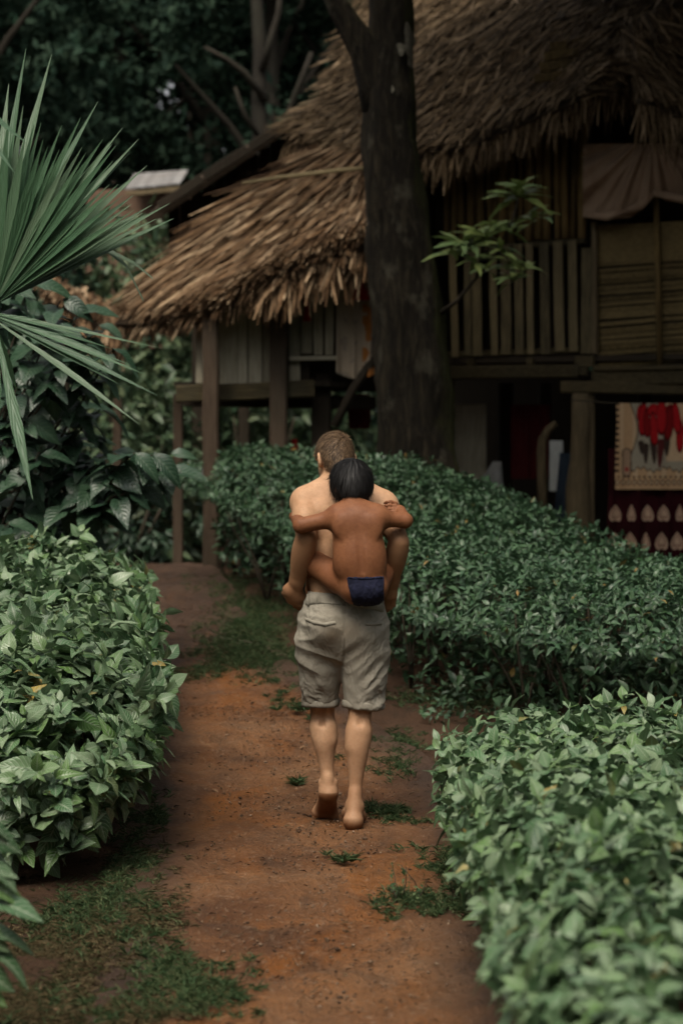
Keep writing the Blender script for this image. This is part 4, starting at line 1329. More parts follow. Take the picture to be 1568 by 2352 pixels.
# ------------------------------------------------------------------ surfaces from signed distance fields (bodies, clothes, hair)
class Field:
    def __init__(s, lo, hi, h):
        s.lo, s.h = np.array(lo, float), h
        s.n = np.ceil((np.array(hi) - s.lo) / h).astype(int) + 1
        s.F = np.full(s.n, 0.5, dtype=np.float32)

    def block(s, lo, hi, m):
        a = np.clip(np.floor((np.asarray(lo) - m - s.lo) / s.h).astype(int), 0, s.n)
        b = np.clip(np.ceil((np.asarray(hi) + m - s.lo) / s.h).astype(int) + 1, 0, s.n)
        sl = tuple(slice(i, j) for i, j in zip(a, b))
        ax = [s.lo[i] + s.h * np.arange(a[i], b[i]) for i in range(3)]
        return sl, np.stack(np.meshgrid(*ax, indexing='ij'), -1)

    def put(s, d, sl, k, op='u'):
        f = s.F[sl]
        if op == 'u':
            if k > 0:
                h = np.maximum(k - np.abs(f - d), 0) / k
                s.F[sl] = np.minimum(f, d) - h * h * k * 0.25
            else:
                s.F[sl] = np.minimum(f, d)
        else:                                   # carve
            h = np.maximum(k - np.abs(f + d), 0) / max(k, 1e-6)
            s.F[sl] = np.maximum(f, -d) + h * h * k * 0.25

    def cap(s, a, b, ra, rb, k=0.02, op='u', sq=None):
        """Tapered limb; sq = (axis vector, factor): flattened along that axis."""
        a, b = np.asarray(a, float), np.asarray(b, float)
        r = max(ra, rb)
        sl, p = s.block(np.minimum(a, b) - r, np.maximum(a, b) + r, k + 0.03)
        if p.size == 0: return
        q, ab = p - a, b - a
        fac = 1.0
        if sq is not None:
            ax, f = unit(sq[0]), sq[1]
            q = q + (q @ ax)[..., None] * ax * (1 / f - 1)
            ab = ab + np.dot(ab, ax) * ax * (1 / f - 1)
            fac = f
        t = np.clip((q @ ab) / max(ab @ ab, 1e-9), 0, 1)
        d = np.linalg.norm(q - t[..., None] * ab, axis=-1) - (ra + (rb - ra) * t)
        s.put((d * (fac if fac < 1 else 1)).astype(np.float32), sl, k, op)

    def ell(s, c, r, k=0.02, R=None, op='u'):
        c, r = np.asarray(c, float), np.asarray(r, float)
        m = r.max()
        sl, p = s.block(c - m, c + m, k + 0.03)
        if p.size == 0: return
        q = p - c
        if R is not None: q = q @ np.asarray(R)
        k0 = np.linalg.norm(q / r, axis=-1)
        k1 = np.linalg.norm(q / (r * r), axis=-1)
        d = k0 * (k0 - 1) / np.maximum(k1, 1e-6)
        s.put(d.astype(np.float32), sl, k, op)

    def chain(s, pts, rad, k=0.012, op='u', sq=None):
        for i in range(len(pts) - 1):
            s.cap(pts[i], pts[i + 1], rad[i], rad[i + 1], k, op, sq)

    def mesh(s, name):
        F = s.F
        S = F < 0
        c = [S[i:S.shape[0] - 1 + i, j:S.shape[1] - 1 + j, l:S.shape[2] - 1 + l] for i in (0, 1) for j in (0, 1) for l in (0, 1)]
        cnt = sum(x.astype(np.int8) for x in c)
        act = np.argwhere((cnt > 0) & (cnt < 8))
        idx = np.full(cnt.shape, -1, dtype=np.int64)
        idx[tuple(act.T)] = np.arange(len(act))
        off = np.array([(i, j, l) for i in (0, 1) for j in (0, 1) for l in (0, 1)])
        val = np.stack([F[tuple((act + o).T)] for o in off], 1)
        acc = np.zeros((len(act), 3)); w = np.zeros(len(act))
        for a in range(8):
            for b in range(a + 1, 8):
                if np.abs(off[a] - off[b]).sum() != 1: continue
                m = (val[:, a] < 0) != (val[:, b] < 0)
                t = val[m, a] / (val[m, a] - val[m, b])
                acc[m] += off[a] + t[:, None] * (off[b] - off[a]); w[m] += 1
        V = s.lo + s.h * (act + acc / w[:, None])
        quads = []
        for ax in range(3):
            u_, v_ = [(1, 2), (2, 0), (0, 1)][ax]
            n = list(F.shape)
            sl0 = [slice(1, n[i] - 1) for i in range(3)]; sl1 = list(sl0)
            sl0[ax] = slice(0, n[ax] - 1); sl1[ax] = slice(1, n[ax])
            A, B = S[tuple(sl0)], S[tuple(sl1)]
            e = np.argwhere(A != B)
            if not len(e): continue
            inside = A[tuple(e.T)]
            base = e.copy()
            for i in range(3):
                if i != ax: base[:, i] += 1
            du = np.zeros(3, int); du[u_] = 1
            dv = np.zeros(3, int); dv[v_] = 1
            q = np.stack([idx[tuple((base - du - dv).T)], idx[tuple((base - dv).T)], idx[tuple(base.T)], idx[tuple((base - du).T)]], 1)
            q[~inside] = q[~inside][:, ::-1]
            quads.append(q)
        Q = np.concatenate(quads)
        Q = Q[(Q >= 0).all(1)]
        return V, Q

    def grad(s, p):
        """Outward normals at points p."""
        g = []
        for ax in range(3):
            e = np.zeros(3); e[ax] = s.h * 1.5
            g.append(s.sample(p + e) - s.sample(p - e))
        return unit(np.stack(g, -1))

    def sample(s, p):
        q = np.clip((p - s.lo) / s.h, 0, np.array(s.n) - 1.001)
        i = np.floor(q).astype(int); f = q - i
        r = 0
        for a in (0, 1):
            for b in (0, 1):
                for c in (0, 1):
                    w = (f[:, 0] if a else 1 - f[:, 0]) * (f[:, 1] if b else 1 - f[:, 1]) * (f[:, 2] if c else 1 - f[:, 2])
                    r = r + w * s.F[i[:, 0] + a, i[:, 1] + b, i[:, 2] + c]
        return r


MY = 9.80


def m(u, v, dy=0.0):
    return P(u, v, MY + dy)


def skin_mat(name, base, lo, tan_z=None, sole=(0.105, 0.038, 0.012), foot_z=None, hot=None):
    t = NT(name)
    co = t.coord('Object', (1, 1, 1))
    n1 = t.noise(co, 11, 5, 0.65, 0.5)
    n2 = t.noise(co, 70, 4, 0.7)
    c = t.mix(t.ramp(n1, [(0.35, (0, 0, 0)), (0.7, (1, 1, 1))]), base, lo)
    c = t.mix(t.math('MULTIPLY', t.ramp(n2, [(0.45, (0, 0, 0)), (0.7, (1, 1, 1))]), 0.38), c, tuple(x * 0.66 for x in lo))
    a = t.add('ShaderNodeVertexColor'); a.layer_name = 'Col'
    sp = t.add('ShaderNodeSeparateColor'); t.l.new(a.outputs[0], sp.inputs[0])
    c = t.mix(sp.outputs[0], c, tuple(x * y for x, y in zip(lo, (0.66, 0.60, 0.55))))   # weathered forearms and hands
    c = t.mix(sp.outputs[1], c, sole)                                                    # clay on the feet
    c = t.mix(sp.outputs[2], c, (0.045, 0.028, 0.020))                                   # stubble, brows, creases
    t.color(c)
    t.b.inputs['Subsurface Weight'].default_value = 0.05
    t.b.inputs['Subsurface Radius'].default_value = (0.02, 0.008, 0.004)
    t.b.inputs['Subsurface Scale'].default_value = 0.6
    t.bump(t.math('ADD', n2, t.math('MULTIPLY', n1, 1.5)), 0.22, 0.006)
    return t.set(0.58, 0.22)


M_skin_man = skin_mat('pale_skin', (0.50, 0.305, 0.182), (0.40, 0.225, 0.125))
M_skin_kid = skin_mat('brown_skin', (0.220, 0.090, 0.040), (0.155, 0.058, 0.025))


def rot(yaw=0, pitch=0, roll=0):
    from mathutils import Euler
    return np.array(Euler((pitch, roll, yaw)).to_matrix())


# ---- the man
X = np.array([1.0, 0, 0]); Yv = np.array([0, 1.0, 0])
man = thing('person', (0.05, MY, 0), 'barefoot shirtless man in grey beige shorts walking away with a child on his back', 'person')
B = Field((-0.36, MY - 0.36, -0.02), (0.36, MY + 0.46, 1.80), 0.005)
# trunk
B.cap(m(790, 1385, 0.02), m(788, 1300, 0.035), 0.146, 0.138, 0.03, sq=(Yv, 0.62))
B.cap(m(788, 1300, 0.035), m(786, 1200, 0.06), 0.140, 0.158, 0.04, sq=(Yv, 0.64))
B.cap(m(786, 1200, 0.06), m(788, 1160, 0.075), 0.158, 0.135, 0.04, sq=(Yv, 0.62))
B.cap(m(728, 1158, 0.06), m(858, 1164, 0.06), 0.072, 0.072, 0.05)
B.ell(m(754, 1445, 0.0), (0.082, 0.090, 0.09), 0.04); B.ell(m(826, 1445, 0.0), (0.082, 0.090, 0.09), 0.04)
B.cap(m(772, 1210, -0.050), m(776, 1340, -0.068), 0.020, 0.022, 0.03); B.cap(m(802, 1210, -0.050), m(804, 1340, -0.068), 0.020, 0.022, 0.03)
# neck and trapezius
B.cap(m(770, 1085, 0.125), m(783, 1140, 0.07), 0.056, 0.064, 0.03)
B.cap(m(765, 1112, 0.09), m(700, 1146, 0.05), 0.046, 0.044, 0.04); B.cap(m(796, 1112, 0.09), m(872, 1152, 0.05), 0.046, 0.044, 0.04)
# shoulder blades, spine groove
B.ell(m(738, 1190, -0.022), (0.050, 0.022, 0.075), 0.03, rot(roll=0.35)); B.ell(m(845, 1190, -0.022), (0.050, 0.022, 0.075), 0.03, rot(roll=-0.35))
B.cap(m(740, 1172, -0.018), m(705, 1160, 0.0), 0.022, 0.018, 0.03)
B.cap(m(787, 1150, -0.055), m(790, 1350, -0.105), 0.014, 0.014, 0.03, 'c')


def smooth_limb(a, b, ts, rs, r, bk=None, n=34):
    q = np.linspace(0, 1, n)
    w = np.interp(q, ts, rs)
    o = np.interp(q, ts, bk) if bk is not None else np.zeros(n)
    for _ in range(6):
        w[1:-1] = (w[:-2] + 2 * w[1:-1] + w[2:]) / 4
        o[1:-1] = (o[:-2] + 2 * o[1:-1] + o[2:]) / 4
    return [a * (1 - t_) + b * t_ + np.array([0, -1.0, 0]) * k_ for t_, k_ in zip(q, o)], [r * x for x in w]


def arm(F, sh, el, wr, r, k=0.02, bulge=1.0, upper_out=None):
    sh, el, wr = map(np.asarray, (sh, el, wr))
    F.ell(sh, np.array([1.12, 1.12, 1.28]) * r[0], 0.04)
    F.cap(sh, el, r[0], r[1], k)
    F.ell(sh * 0.55 + el * 0.45, np.array([1.0, 1.08, 1.35]) * r[0] * 0.98 * bulge, 0.03)
    ts = (0, 0.18, 0.38, 0.58, 0.78, 1.0)
    rs = (0.93, 1.06, 1.04, 0.92, 0.76, r[2] / r[1])
    F.chain(*smooth_limb(el, wr, ts, rs, r[1]), 0.008)


def finger(F, base, dirs, L, r, k=0.006):
    p = np.asarray(base, float)
    pts, rad = [p], [r]
    for i, (d, l) in enumerate(zip(dirs, L)):
        p = p + unit(d) * l
        pts.append(p); rad.append(r * (0.95 - 0.09 * (i + 1)))
    F.chain(pts, rad, k)
    for q, rr in zip(pts[1:-1], rad[1:-1]):
        F.ell(q, (rr * 1.08,) * 3, 0.004)


LS, LE, LW = m(697, 1156, 0.035), m(703, 1236, -0.105), m(681, 1338, 0.005)
arm(B, LS, LE, LW, (0.050, 0.044, 0.029))
RS, RE, RW = m(886, 1166, 0.035), m(916, 1244, -0.090), m(899, 1334, 0.010)
arm(B, RS, RE, RW, (0.050, 0.042, 0.029))
# left hand: wrist bent, fingers run forward and close under the child's thigh
B.cap(LW, m(680, 1366, 0.045), 0.030, 0.036, 0.02, sq=(X, 0.85))
B.cap(m(667, 1358, 0.025), m(688, 1374, 0.055), 0.029, 0.028, 0.02)
B.cap(m(665, 1352, 0.02), m(668, 1376, 0.05), 0.022, 0.022, 0.02)
for i, (a, b) in enumerate(((664, 1376), (672, 1384), (681, 1389), (690, 1390))):
    finger(B, m(a, b, 0.05), [(0.25, 0.75, -0.45), (0.7, 0.6, 0.1), (0.7, 0.1, 0.65)], [0.040 - 0.003 * abs(i - 1.5), 0.028, 0.02], 0.0098 - 0.0006 * (i == 0))
finger(B, m(664, 1350, 0.02), [(-0.75, 0.35, -0.15), (-0.25, 0.5, -0.8), (0.3, 0.5, -0.7)], [0.018, 0.026, 0.02], 0.0125)
# right hand
B.cap(RW, m(894, 1364, 0.035), 0.029, 0.035, 0.02, sq=(Yv, 0.8))
for i, (a, b) in enumerate(((906, 1372), (899, 1378), (891, 1380), (884, 1378))):
    finger(B, m(a, b, 0.035), [(-0.10, 0.45, -0.8), (-0.45, 0.75, -0.5), (-0.8, 0.5, 0.1)], [0.040, 0.028, 0.02], 0.0098)
finger(B, m(884, 1354, 0.02), [(-0.45, 0.1, -0.7), (-0.35, 0.3, -0.85), (-0.2, 0.5, -0.8)], [0.03, 0.026, 0.02], 0.0112)


def leg(F, hip, knee, ankle, r, side, k=0.02):
    hip, knee, ankle = map(np.asarray, (hip, knee, ankle))
    F.cap(hip, knee, r[0], r[1], k)
    back = np.array([0, -1.0, 0])
    ts = (0, 0.10, 0.20, 0.32, 0.45, 0.58, 0.72, 0.86, 1.0)
    rs = (0.95, 0.92, 0.97, 0.98, 0.88, 0.71, 0.56, 0.49, r[2] / r[1])
    bk = (0, 0.003, 0.010, 0.015, 0.012, 0.006, 0.001, -0.002, 0)
    F.chain(*smooth_limb(knee, ankle, ts, rs, r[1], bk), 0.008)
    g = knee * 0.80 + ankle * 0.20 + back * 0.014
    g2 = knee * 0.64 + ankle * 0.36 + back * 0.016
    F.cap(g - X * side * 0.016, g2 - X * side * 0.016, r[1] * 0.72, r[1] * 0.66, 0.03)
    F.cap(g + X * side * 0.018, knee * 0.72 + ankle * 0.28 + back * 0.012 + X * side * 0.016, r[1] * 0.68, r[1] * 0.60, 0.03)
    # hollow of the knee between its two tendons
    F.cap(knee + back * r[1] * 1.16 + np.array([0, 0, 0.03]), knee + back * r[1] * 1.16 - np.array([0, 0, 0.04]), 0.011, 0.010, 0.02, 'c')
    F.cap(knee + back * r[1] * 0.72 + X * 0.030 + np.array([0, 0, 0.05]), knee + back * r[1] * 0.6 + X * 0.034 - np.array([0, 0, 0.04]), 0.013, 0.010, 0.012)
    F.cap(knee + back * r[1] * 0.72 - X * 0.030 + np.array([0, 0, 0.05]), knee + back * r[1] * 0.6 - X * 0.034 - np.array([0, 0, 0.04]), 0.013, 0.010, 0.012)


# standing right leg
RK, RA = m(826, 1636, 0.02), m(814, 1848, -0.005)
leg(B, m(830, 1440, 0.0), RK, RA, (0.088, 0.0495, 0.026), 1)
hb = m(811, 1888, -0.04)
B.cap(RA + np.array([0, -0.012, 0.05]), hb + np.array([0, -0.006, 0.014]), 0.018, 0.030, 0.03)         # Achilles tendon
B.ell(hb, (0.030, 0.031, 0.029), 0.04)
B.ell(RA + np.array([-0.025, 0.01, -0.005]), (0.009, 0.012, 0.015), 0.022); B.ell(RA + np.array([0.024, 0.0, -0.012]), (0.009, 0.012, 0.014), 0.022)
gz0 = float(ground_z(0.05, 9.9))
bl = np.array([hb[0] - 0.018, MY + 0.150, gz0 + 0.030]); brr = np.array([hb[0] + 0.033, MY + 0.125, gz0 + 0.024])
B.cap(RA - np.array([0, 0, 0.012]), bl + np.array([0, -0.01, 0.012]), 0.033, 0.022, 0.03)
B.cap(hb, bl, 0.029, 0.023, 0.03); B.cap(hb, brr, 0.029, 0.020, 0.03); B.cap(bl, brr, 0.024, 0.02, 0.03)
for i in range(5):
    f = i / 4
    q = bl * (1 - f) + brr * f
    B.cap(q + np.array([0, 0.02, -0.004]), q + np.array([0.004 * i, 0.052 - 0.018 * f, -0.012]), 0.0135 - 0.004 * f, 0.012 - 0.004 * f, 0.006)
# left leg about to swing: heel up, sole towards the camera, toes on the ground
LK, LA = m(740, 1640, 0.13), m(753, 1795, 0.105)
leg(B, m(747, 1440, 0.02), LK, LA, (0.090, 0.052, 0.027), -1)
lh = m(754, 1822, 0.105)
B.cap(LA + np.array([0, -0.016, 0.02]), lh + np.array([0, -0.018, 0.008]), 0.016, 0.020, 0.02)
B.ell(lh, (0.034, 0.030, 0.036), 0.02)
B.ell(LA + np.array([-0.028, 0.01, -0.004]), (0.013, 0.014, 0.015), 0.014); B.ell(LA + np.array([0.030, 0.0, -0.004]), (0.012, 0.014, 0.014), 0.014)
b1, b2 = m(731, 1864, 0.215), m(764, 1869, 0.215)
B.cap(LA + np.array([0, 0.02, -0.02]), (b1 + b2) / 2 + np.array([0, 0.03, 0.02]), 0.032, 0.030, 0.03)
B.cap(lh, b1, 0.030, 0.024, 0.03); B.cap(lh, b2, 0.031, 0.023, 0.03); B.cap(b1, b2, 0.024, 0.024, 0.02)
for i in range(5):
    q = b1 + (b2 - b1) * (i / 4 * 1.25 - 0.1)
    B.cap(q + np.array([0, 0.012, -0.002]), q + np.array([0, 0.052 - 0.006 * abs(i - 3), -0.010]), 0.011, 0.010 + 0.002 * (i == 4), 0.006)
# head, turned a little to the left and bowed
RH = rot(yaw=0.42, pitch=-0.30)
hc = m(769, 1046, 0.135)


def hp(x, y, z): return hc + RH @ np.array([x, y, z])


B.ell(hc, (0.073, 0.094, 0.092), 0.02, RH)
B.ell(hp(0, 0.045, -0.060), (0.058, 0.062, 0.066), 0.03, RH)
B.cap(hp(0, 0.075, -0.105), hp(0, 0.060, -0.095), 0.030, 0.036, 0.025)
B.cap(hp(0, 0.100, -0.010), hp(0, 0.116, -0.045), 0.010, 0.014, 0.012)
B.ell(hp(0, 0.112, -0.048), (0.017, 0.013, 0.010), 0.008, RH)
B.ell(hp(0, 0.097, -0.078), (0.024, 0.010, 0.006), 0.006, RH); B.ell(hp(0, 0.096, -0.089), (0.021, 0.010, 0.007), 0.006, RH)
for sx_ in (-1, 1):
    B.ell(hp(0.032 * sx_, 0.098, -0.012), (0.016, 0.012, 0.011), 0.012, RH, op='c')
    B.ell(hp(0.032 * sx_, 0.086, -0.013), (0.013, 0.010, 0.010), 0.004, RH)
    B.cap(hp(0.014 * sx_, 0.100, 0.006), hp(0.048 * sx_, 0.086, 0.008), 0.009, 0.008, 0.012)
    Re = RH @ rot(yaw=0.45 * sx_, pitch=0.15)
    B.ell(hp(0.079 * sx_, -0.008, -0.022), (0.012, 0.022, 0.034), 0.008, Re)
    B.ell(hp(0.088 * sx_, -0.002, -0.018), (0.010, 0.012, 0.020), 0.006, Re, op='c')


def body_cols(V, rules):
    c = np.zeros((len(V), 3))
    for ch, fn in rules:
        c[:, ch] = np.maximum(c[:, ch], np.clip(fn(V), 0, 1))
    return c


def near_seg(V, a, b, r0, r1):
    a, b = np.asarray(a), np.asarray(b)
    t = np.clip(((V - a) @ (b - a)) / ((b - a) @ (b - a)), 0, 1)
    d = np.linalg.norm(V - a - t[:, None] * (b - a), axis=1)
    return 1 - sstep(r0, r1, d)


V, Q = B.mesh('body')
cols = body_cols(V, [
    (0, lambda V: near_seg(V, LE, LW, 0.05, 0.11) * 0.85), (0, lambda V: near_seg(V, LW, m(675, 1385, 0.06), 0.05, 0.10)),
    (0, lambda V: near_seg(V, RE, RW, 0.05, 0.11) * 0.85), (0, lambda V: near_seg(V, RW, m(890, 1385, 0.06), 0.05, 0.10)),
    (0, lambda V: near_seg(V, RK, RA, 0.06, 0.10) * 0.35), (0, lambda V: near_seg(V, hp(0, 0, -0.12), m(780, 1112, 0.07), 0.05, 0.10) * 0.30),
    (1, lambda V: near_seg(V, lh + np.array([0, -0.01, -0.02]), (b1 + b2) / 2, 0.035, 0.062) * (V[:, 2] < lh[2] + 0.006) * 0.95),
    (1, lambda V: near_seg(V, hb - np.array([0, 0, 0.02]), (bl + brr) / 2, 0.04, 0.075) * sstep(0.095, 0.035, V[:, 2] - gz0) * 0.95),
    (1, lambda V: sstep(0.30, 0.02, V[:, 2]) * 0.25),
    (2, lambda V: near_seg(V, hp(-0.05, 0.05, -0.085), hp(0.05, 0.05, -0.085), 0.02, 0.05) * 0.65),
    (2, lambda V: near_seg(V, hp(0.014, 0.108, 0.010), hp(0.050, 0.092, 0.012), 0.004, 0.009) * 0.9),
    (2, lambda V: near_seg(V, hp(-0.014, 0.108, 0.010), hp(-0.050, 0.092, 0.012), 0.004, 0.009) * 0.9),
])
mesh_obj('body', mesh_arrays('body', V, Q, None, cols), M_skin_man, man, smooth=True)

# hair: short, grown from a whorl at the back of the crown
t = NT('brown_hair')
oi = t.add('ShaderNodeNewGeometry')
c = t.ramp(oi.outputs['Random Per Island'], [(0.0, (0.030, 0.018, 0.010)), (0.5, (0.085, 0.052, 0.028)), (1.0, (0.21, 0.135, 0.075))])
t.color(c); M_hair = t.set(0.6, 0.25)
t = NT('black_hair')
oi = t.add('ShaderNodeNewGeometry')
c = t.ramp(oi.outputs['Random Per Island'], [(0.0, (0.003, 0.003, 0.003)), (0.6, (0.007, 0.006, 0.006)), (1.0, (0.016, 0.014, 0.013))])
t.color(c); M_black = t.set(0.55, 0.3)
HAIRT = [blade_template(3, 1.0, 0.0, 0.12, 0.3, 0.8)]


def hair(F, name, mat, parent, whorl, down, n, L, w, lift, clip=None, clump=0.002):
    V, Q = F.mesh(name)
    N0 = F.grad(V)
    a0 = np.arctan2(V[:, 1] - whorl[1], V[:, 0] - whorl[0])
    V = V + N0 * np.array([clump * mnoise.noise(Vector((math.cos(q) * 7, math.sin(q) * 7, z * 14))) for q, z in zip(a0, V[:, 2])])[:, None]
    o = mesh_obj(name, mesh_arrays(name, V, Q), mat, parent, smooth=True)
    i = rng.integers(0, len(V), n)
    p = V[i]
    nn = F.grad(p)
    d = p - whorl
    d = unit(d - nn * np.sum(d * nn, 1)[:, None])
    dn = np.asarray(down, float)
    d = d + (dn - nn * (nn @ dn)[:, None]) * 0.8
    d = unit(d + rng.normal(0, 0.16, d.shape))
    d = unit(d + nn * rng.uniform(lift * 0.3, lift, n)[:, None])
    S = np.stack([rng.uniform(*w, n), rng.uniform(*L, n), np.full(n, 0.004)], 1)
    if clip is not None:
        k = clip(p + d * S[:, 1:2])
        p, d, nn, S = p[k], d[k], nn[k], S[k]
    Vb, Fb, Ub = batch(HAIRT[0], p - nn * 0.001, frames(d, nn), S)
    s = mesh_obj('hair_strands', mesh_arrays('hair_strands', Vb, Fb, Ub), mat, o, smooth=True)
    s['kind'] = 'stuff'
    return o


Hf = Field(hc - 0.16, hc + 0.16, 0.004)
Hf.ell(hc + RH @ np.array([0, -0.002, 0.004]), (0.081, 0.101, 0.099), 0.0, RH)
Hf.ell(hp(0, -0.048, -0.055), (0.055, 0.048, 0.060), 0.03, RH)
sl, p = Hf.block(hc - 0.16, hc + 0.16, 0)
q = (p - hc) @ RH
# face side and nape are cut away; the hairline runs round the ears
cut1 = (q[..., 1] - 0.055) * 0.75 - (q[..., 2] - 0.035) * 0.66
cut2 = -0.098 - q[..., 2] + 0.35 * np.maximum(q[..., 1] + 0.02, 0)
ear = 0.030 - np.sqrt((q[..., 1] + 0.004) ** 2 + (np.minimum(q[..., 2] + 0.022, 0)) ** 2 + (np.maximum(q[..., 2] + 0.022, 0) * 1.3) ** 2)
cut3 = np.minimum(q[..., 1] + 0.015, -0.020 - q[..., 2])
Hf.F = np.maximum.reduce([Hf.F, cut1.astype(np.float32), cut2.astype(np.float32), ear.astype(np.float32), cut3.astype(np.float32)])
hair(Hf, 'hair', M_hair, man, hp(0.030, -0.075, 0.055), (0, -0.25, -0.8), 6500, (0.012, 0.025), (0.0018, 0.0036), 0.50, clump=0.004)

# ---- shorts
t = NT('shorts_cloth')
co = t.coord('Object', (1, 1, 1))
n1 = t.noise(co, 9, 4, 0.6)
c = t.ramp(n1, [(0.3, (0.205, 0.186, 0.148)), (0.7, (0.285, 0.262, 0.212))])
a = t.add('ShaderNodeVertexColor'); a.layer_name = 'Col'
sp = t.add('ShaderNodeSeparateColor'); t.l.new(a.outputs[0], sp.inputs[0])
c = t.mix(t.math('MULTIPLY', sp.outputs[0], t.math('ADD', n1, 0.2)), c, (0.105, 0.070, 0.038))
t.color(c)
wv = t.noise(t.coord('Object', (1, 1, 0.35), (0.2, 0, 0.3)), 26, 5, 0.6, 1.2)
t.bump(t.math('ADD', wv, t.math('MULTIPLY', t.noise(co, 400, 2, 0.5), 0.08)), 0.55, 0.016)
M_shorts = t.set(0.85, 0.2)
Sf = Field((-0.30, MY - 0.25, 0.42), (0.30, MY + 0.32, 1.10), 0.005)
Sf.cap(m(791, 1385, 0.02), m(789, 1440, 0.015), 0.166, 0.174, 0.03, sq=(Yv, 0.70))
Sf.ell(m(752, 1442, -0.025), (0.094, 0.110, 0.105), 0.04); Sf.ell(m(828, 1442, -0.025), (0.094, 0.110, 0.105), 0.04)
Sf.cap(m(745, 1450, 0.015), m(733, 1632, 0.115), 0.112, 0.074, 0.02); Sf.cap(m(832, 1450, 0.0), m(834, 1636, 0.03), 0.108, 0.082, 0.02)
Sf.cap(m(726, 1425, 0.02), m(717, 1495, 0.03), 0.050, 0.050, 0.07)
Sf.cap(m(720, 1495, 0.03), m(724, 1560, 0.07), 0.050, 0.048, 0.06)
Sf.cap(m(852, 1425, 0.02), m(860, 1495, 0.02), 0.048, 0.046, 0.07)
Sf.cap(m(858, 1495, 0.02), m(857, 1570, 0.03), 0.046, 0.046, 0.06)
sl, p = Sf.block((-9, 0, -9), (9, 99, 9), 0)
zt = p[..., 2] - (m(790, 1362, 0)[2] - 0.10 * (p[..., 0] - 0.0) * 0.5)
zb = (m(735, 1618, 0)[2] - 0.02 * (p[..., 0] > 0.012)) - p[..., 2]
Sf.F = np.maximum.reduce([Sf.F, zt.astype(np.float32), zb.astype(np.float32)])
V, Q = Sf.mesh('shorts')
N_ = Sf.grad(V)
disp = np.zeros(len(V))
for i, v in enumerate(V):
    x, y, z = v
    left = x < 0.005
    # loose folds: a few run from the outer hip down and in, some drag across above the hems, patchy
    q = Vector((x * 4.0, y * 4.0, z * 4.0))
    wx_ = 0.35 * mnoise.noise(q + Vector((3, 1, 2)))
    dg = (z + (x + 0.10) * 0.55) if left else (z - (x - 0.14) * 0.75)
    r1 = 1 - abs(mnoise.noise(Vector((dg * 15 + wx_ * 3, x * 4 + (0 if left else 9), y * 4)))) * 3.0
    r2 = 1 - abs(mnoise.noise(Vector(((x * 0.9 + z * 0.35) * 20 + wx_ * 4, z * 5, y * 12 + (2 if left else 5))))) * 3.0
    r3 = mnoise.noise(Vector((x * 26, y * 26, z * 14 + 5)))
    r4 = 1 - abs(mnoise.noise(Vector((dg * 42 + r3 * 1.5, x * 8, y * 8)))) * 3.0
    p1 = float(sstep(-0.25, 0.35, mnoise.noise(q * 1.1 + Vector((5, 0, 0)))))
    p2 = float(sstep(-0.15, 0.40, mnoise.noise(q * 1.3 + Vector((0, 7, 1)))))
    edge_ = float(sstep(0.03, 0.14, abs(x - 0.006)))
    am = 0.0095 * float(sstep(1.03, 0.92, z))
    disp[i] = am * (max(r1, -0.6) * p1 * 0.9 + max(r2, -0.6) * p2 * (0.35 + 0.65 * edge_) + 0.45 * r3 * edge_ + 0.38 * max(r4, -0.5) * edge_ * (0.4 + 0.6 * p2) - 0.25)
    seam = math.exp(-((x - 0.006 - 0.01 * math.sin(z * 9)) / 0.006) ** 2) * (y < MY) * (z > 0.70)
    disp[i] -= 0.006 * seam
V = V + N_ * disp[:, None]
st = np.exp(-(((V[:, 0] + 0.045) / 0.055) ** 2 + ((V[:, 2] - m(0, 1455)[2]) / 0.05) ** 2)) + 0.7 * np.exp(-(((V[:, 0] - 0.05) / 0.05) ** 2 + ((V[:, 2] - m(0, 1440)[2]) / 0.05) ** 2)) + 0.35 * np.exp(-(((V[:, 0] - 0.06) / 0.05) ** 2 + ((V[:, 2] - m(0, 1500)[2]) / 0.04) ** 2))
S_bvh = BVHTree.FromPolygons([tuple(v) for v in V], [tuple(int(i) for i in q) for q in Q])
shorts = mesh_obj('shorts', mesh_arrays('shorts', V, Q, None, np.stack([np.clip(st * 0.9, 0, 1)] * 3, 1)), M_shorts, man, smooth=True)


def on_cloth(F, u, v, out=0.003):
    """First point of a field's surface met by the camera ray through (u, v), moved out by a little."""
    d = ray(u, v); d = d / d[1]
    hit, nrm, _i, _d = F.ray_cast(Vector(CAM), Vector(unit(d)))
    if hit is None:
        hit, nrm, _i, _d = F.find_nearest(Vector(CAM + d * MY))
    nrm = Vector(nrm)
    if nrm.y > 0: nrm = -nrm
    return np.array(hit + nrm * out)


def cloth_strip(name, line, w, mat, parent, F, th=0.003, wav=0.0):
    """A raised strip (hem, flap, seam) that follows the cloth along a line of (u, v) points; w in pixels upwards/downwards."""
    top, bot = [], []
    L = []
    for a, b in zip(line[:-1], line[1:]):
        for f in np.linspace(0, 1, 7)[:-1]:
            L.append((a[0] * (1 - f) + b[0] * f, a[1] * (1 - f) + b[1] * f))
    L.append(line[-1])
    V, k = [], len(L)
    for off, o in ((0, 0.001), (0.0, th), (1.0, th), (1.0, 0.001)):
        for (u, v) in L:
            V.append(on_cloth(F, u, v + w * off + wav * math.sin(u * 0.35), o))
    return mesh_obj(name, mesh_arrays(name, np.array(V), grid_faces(4, k)), mat, parent, smooth=False)


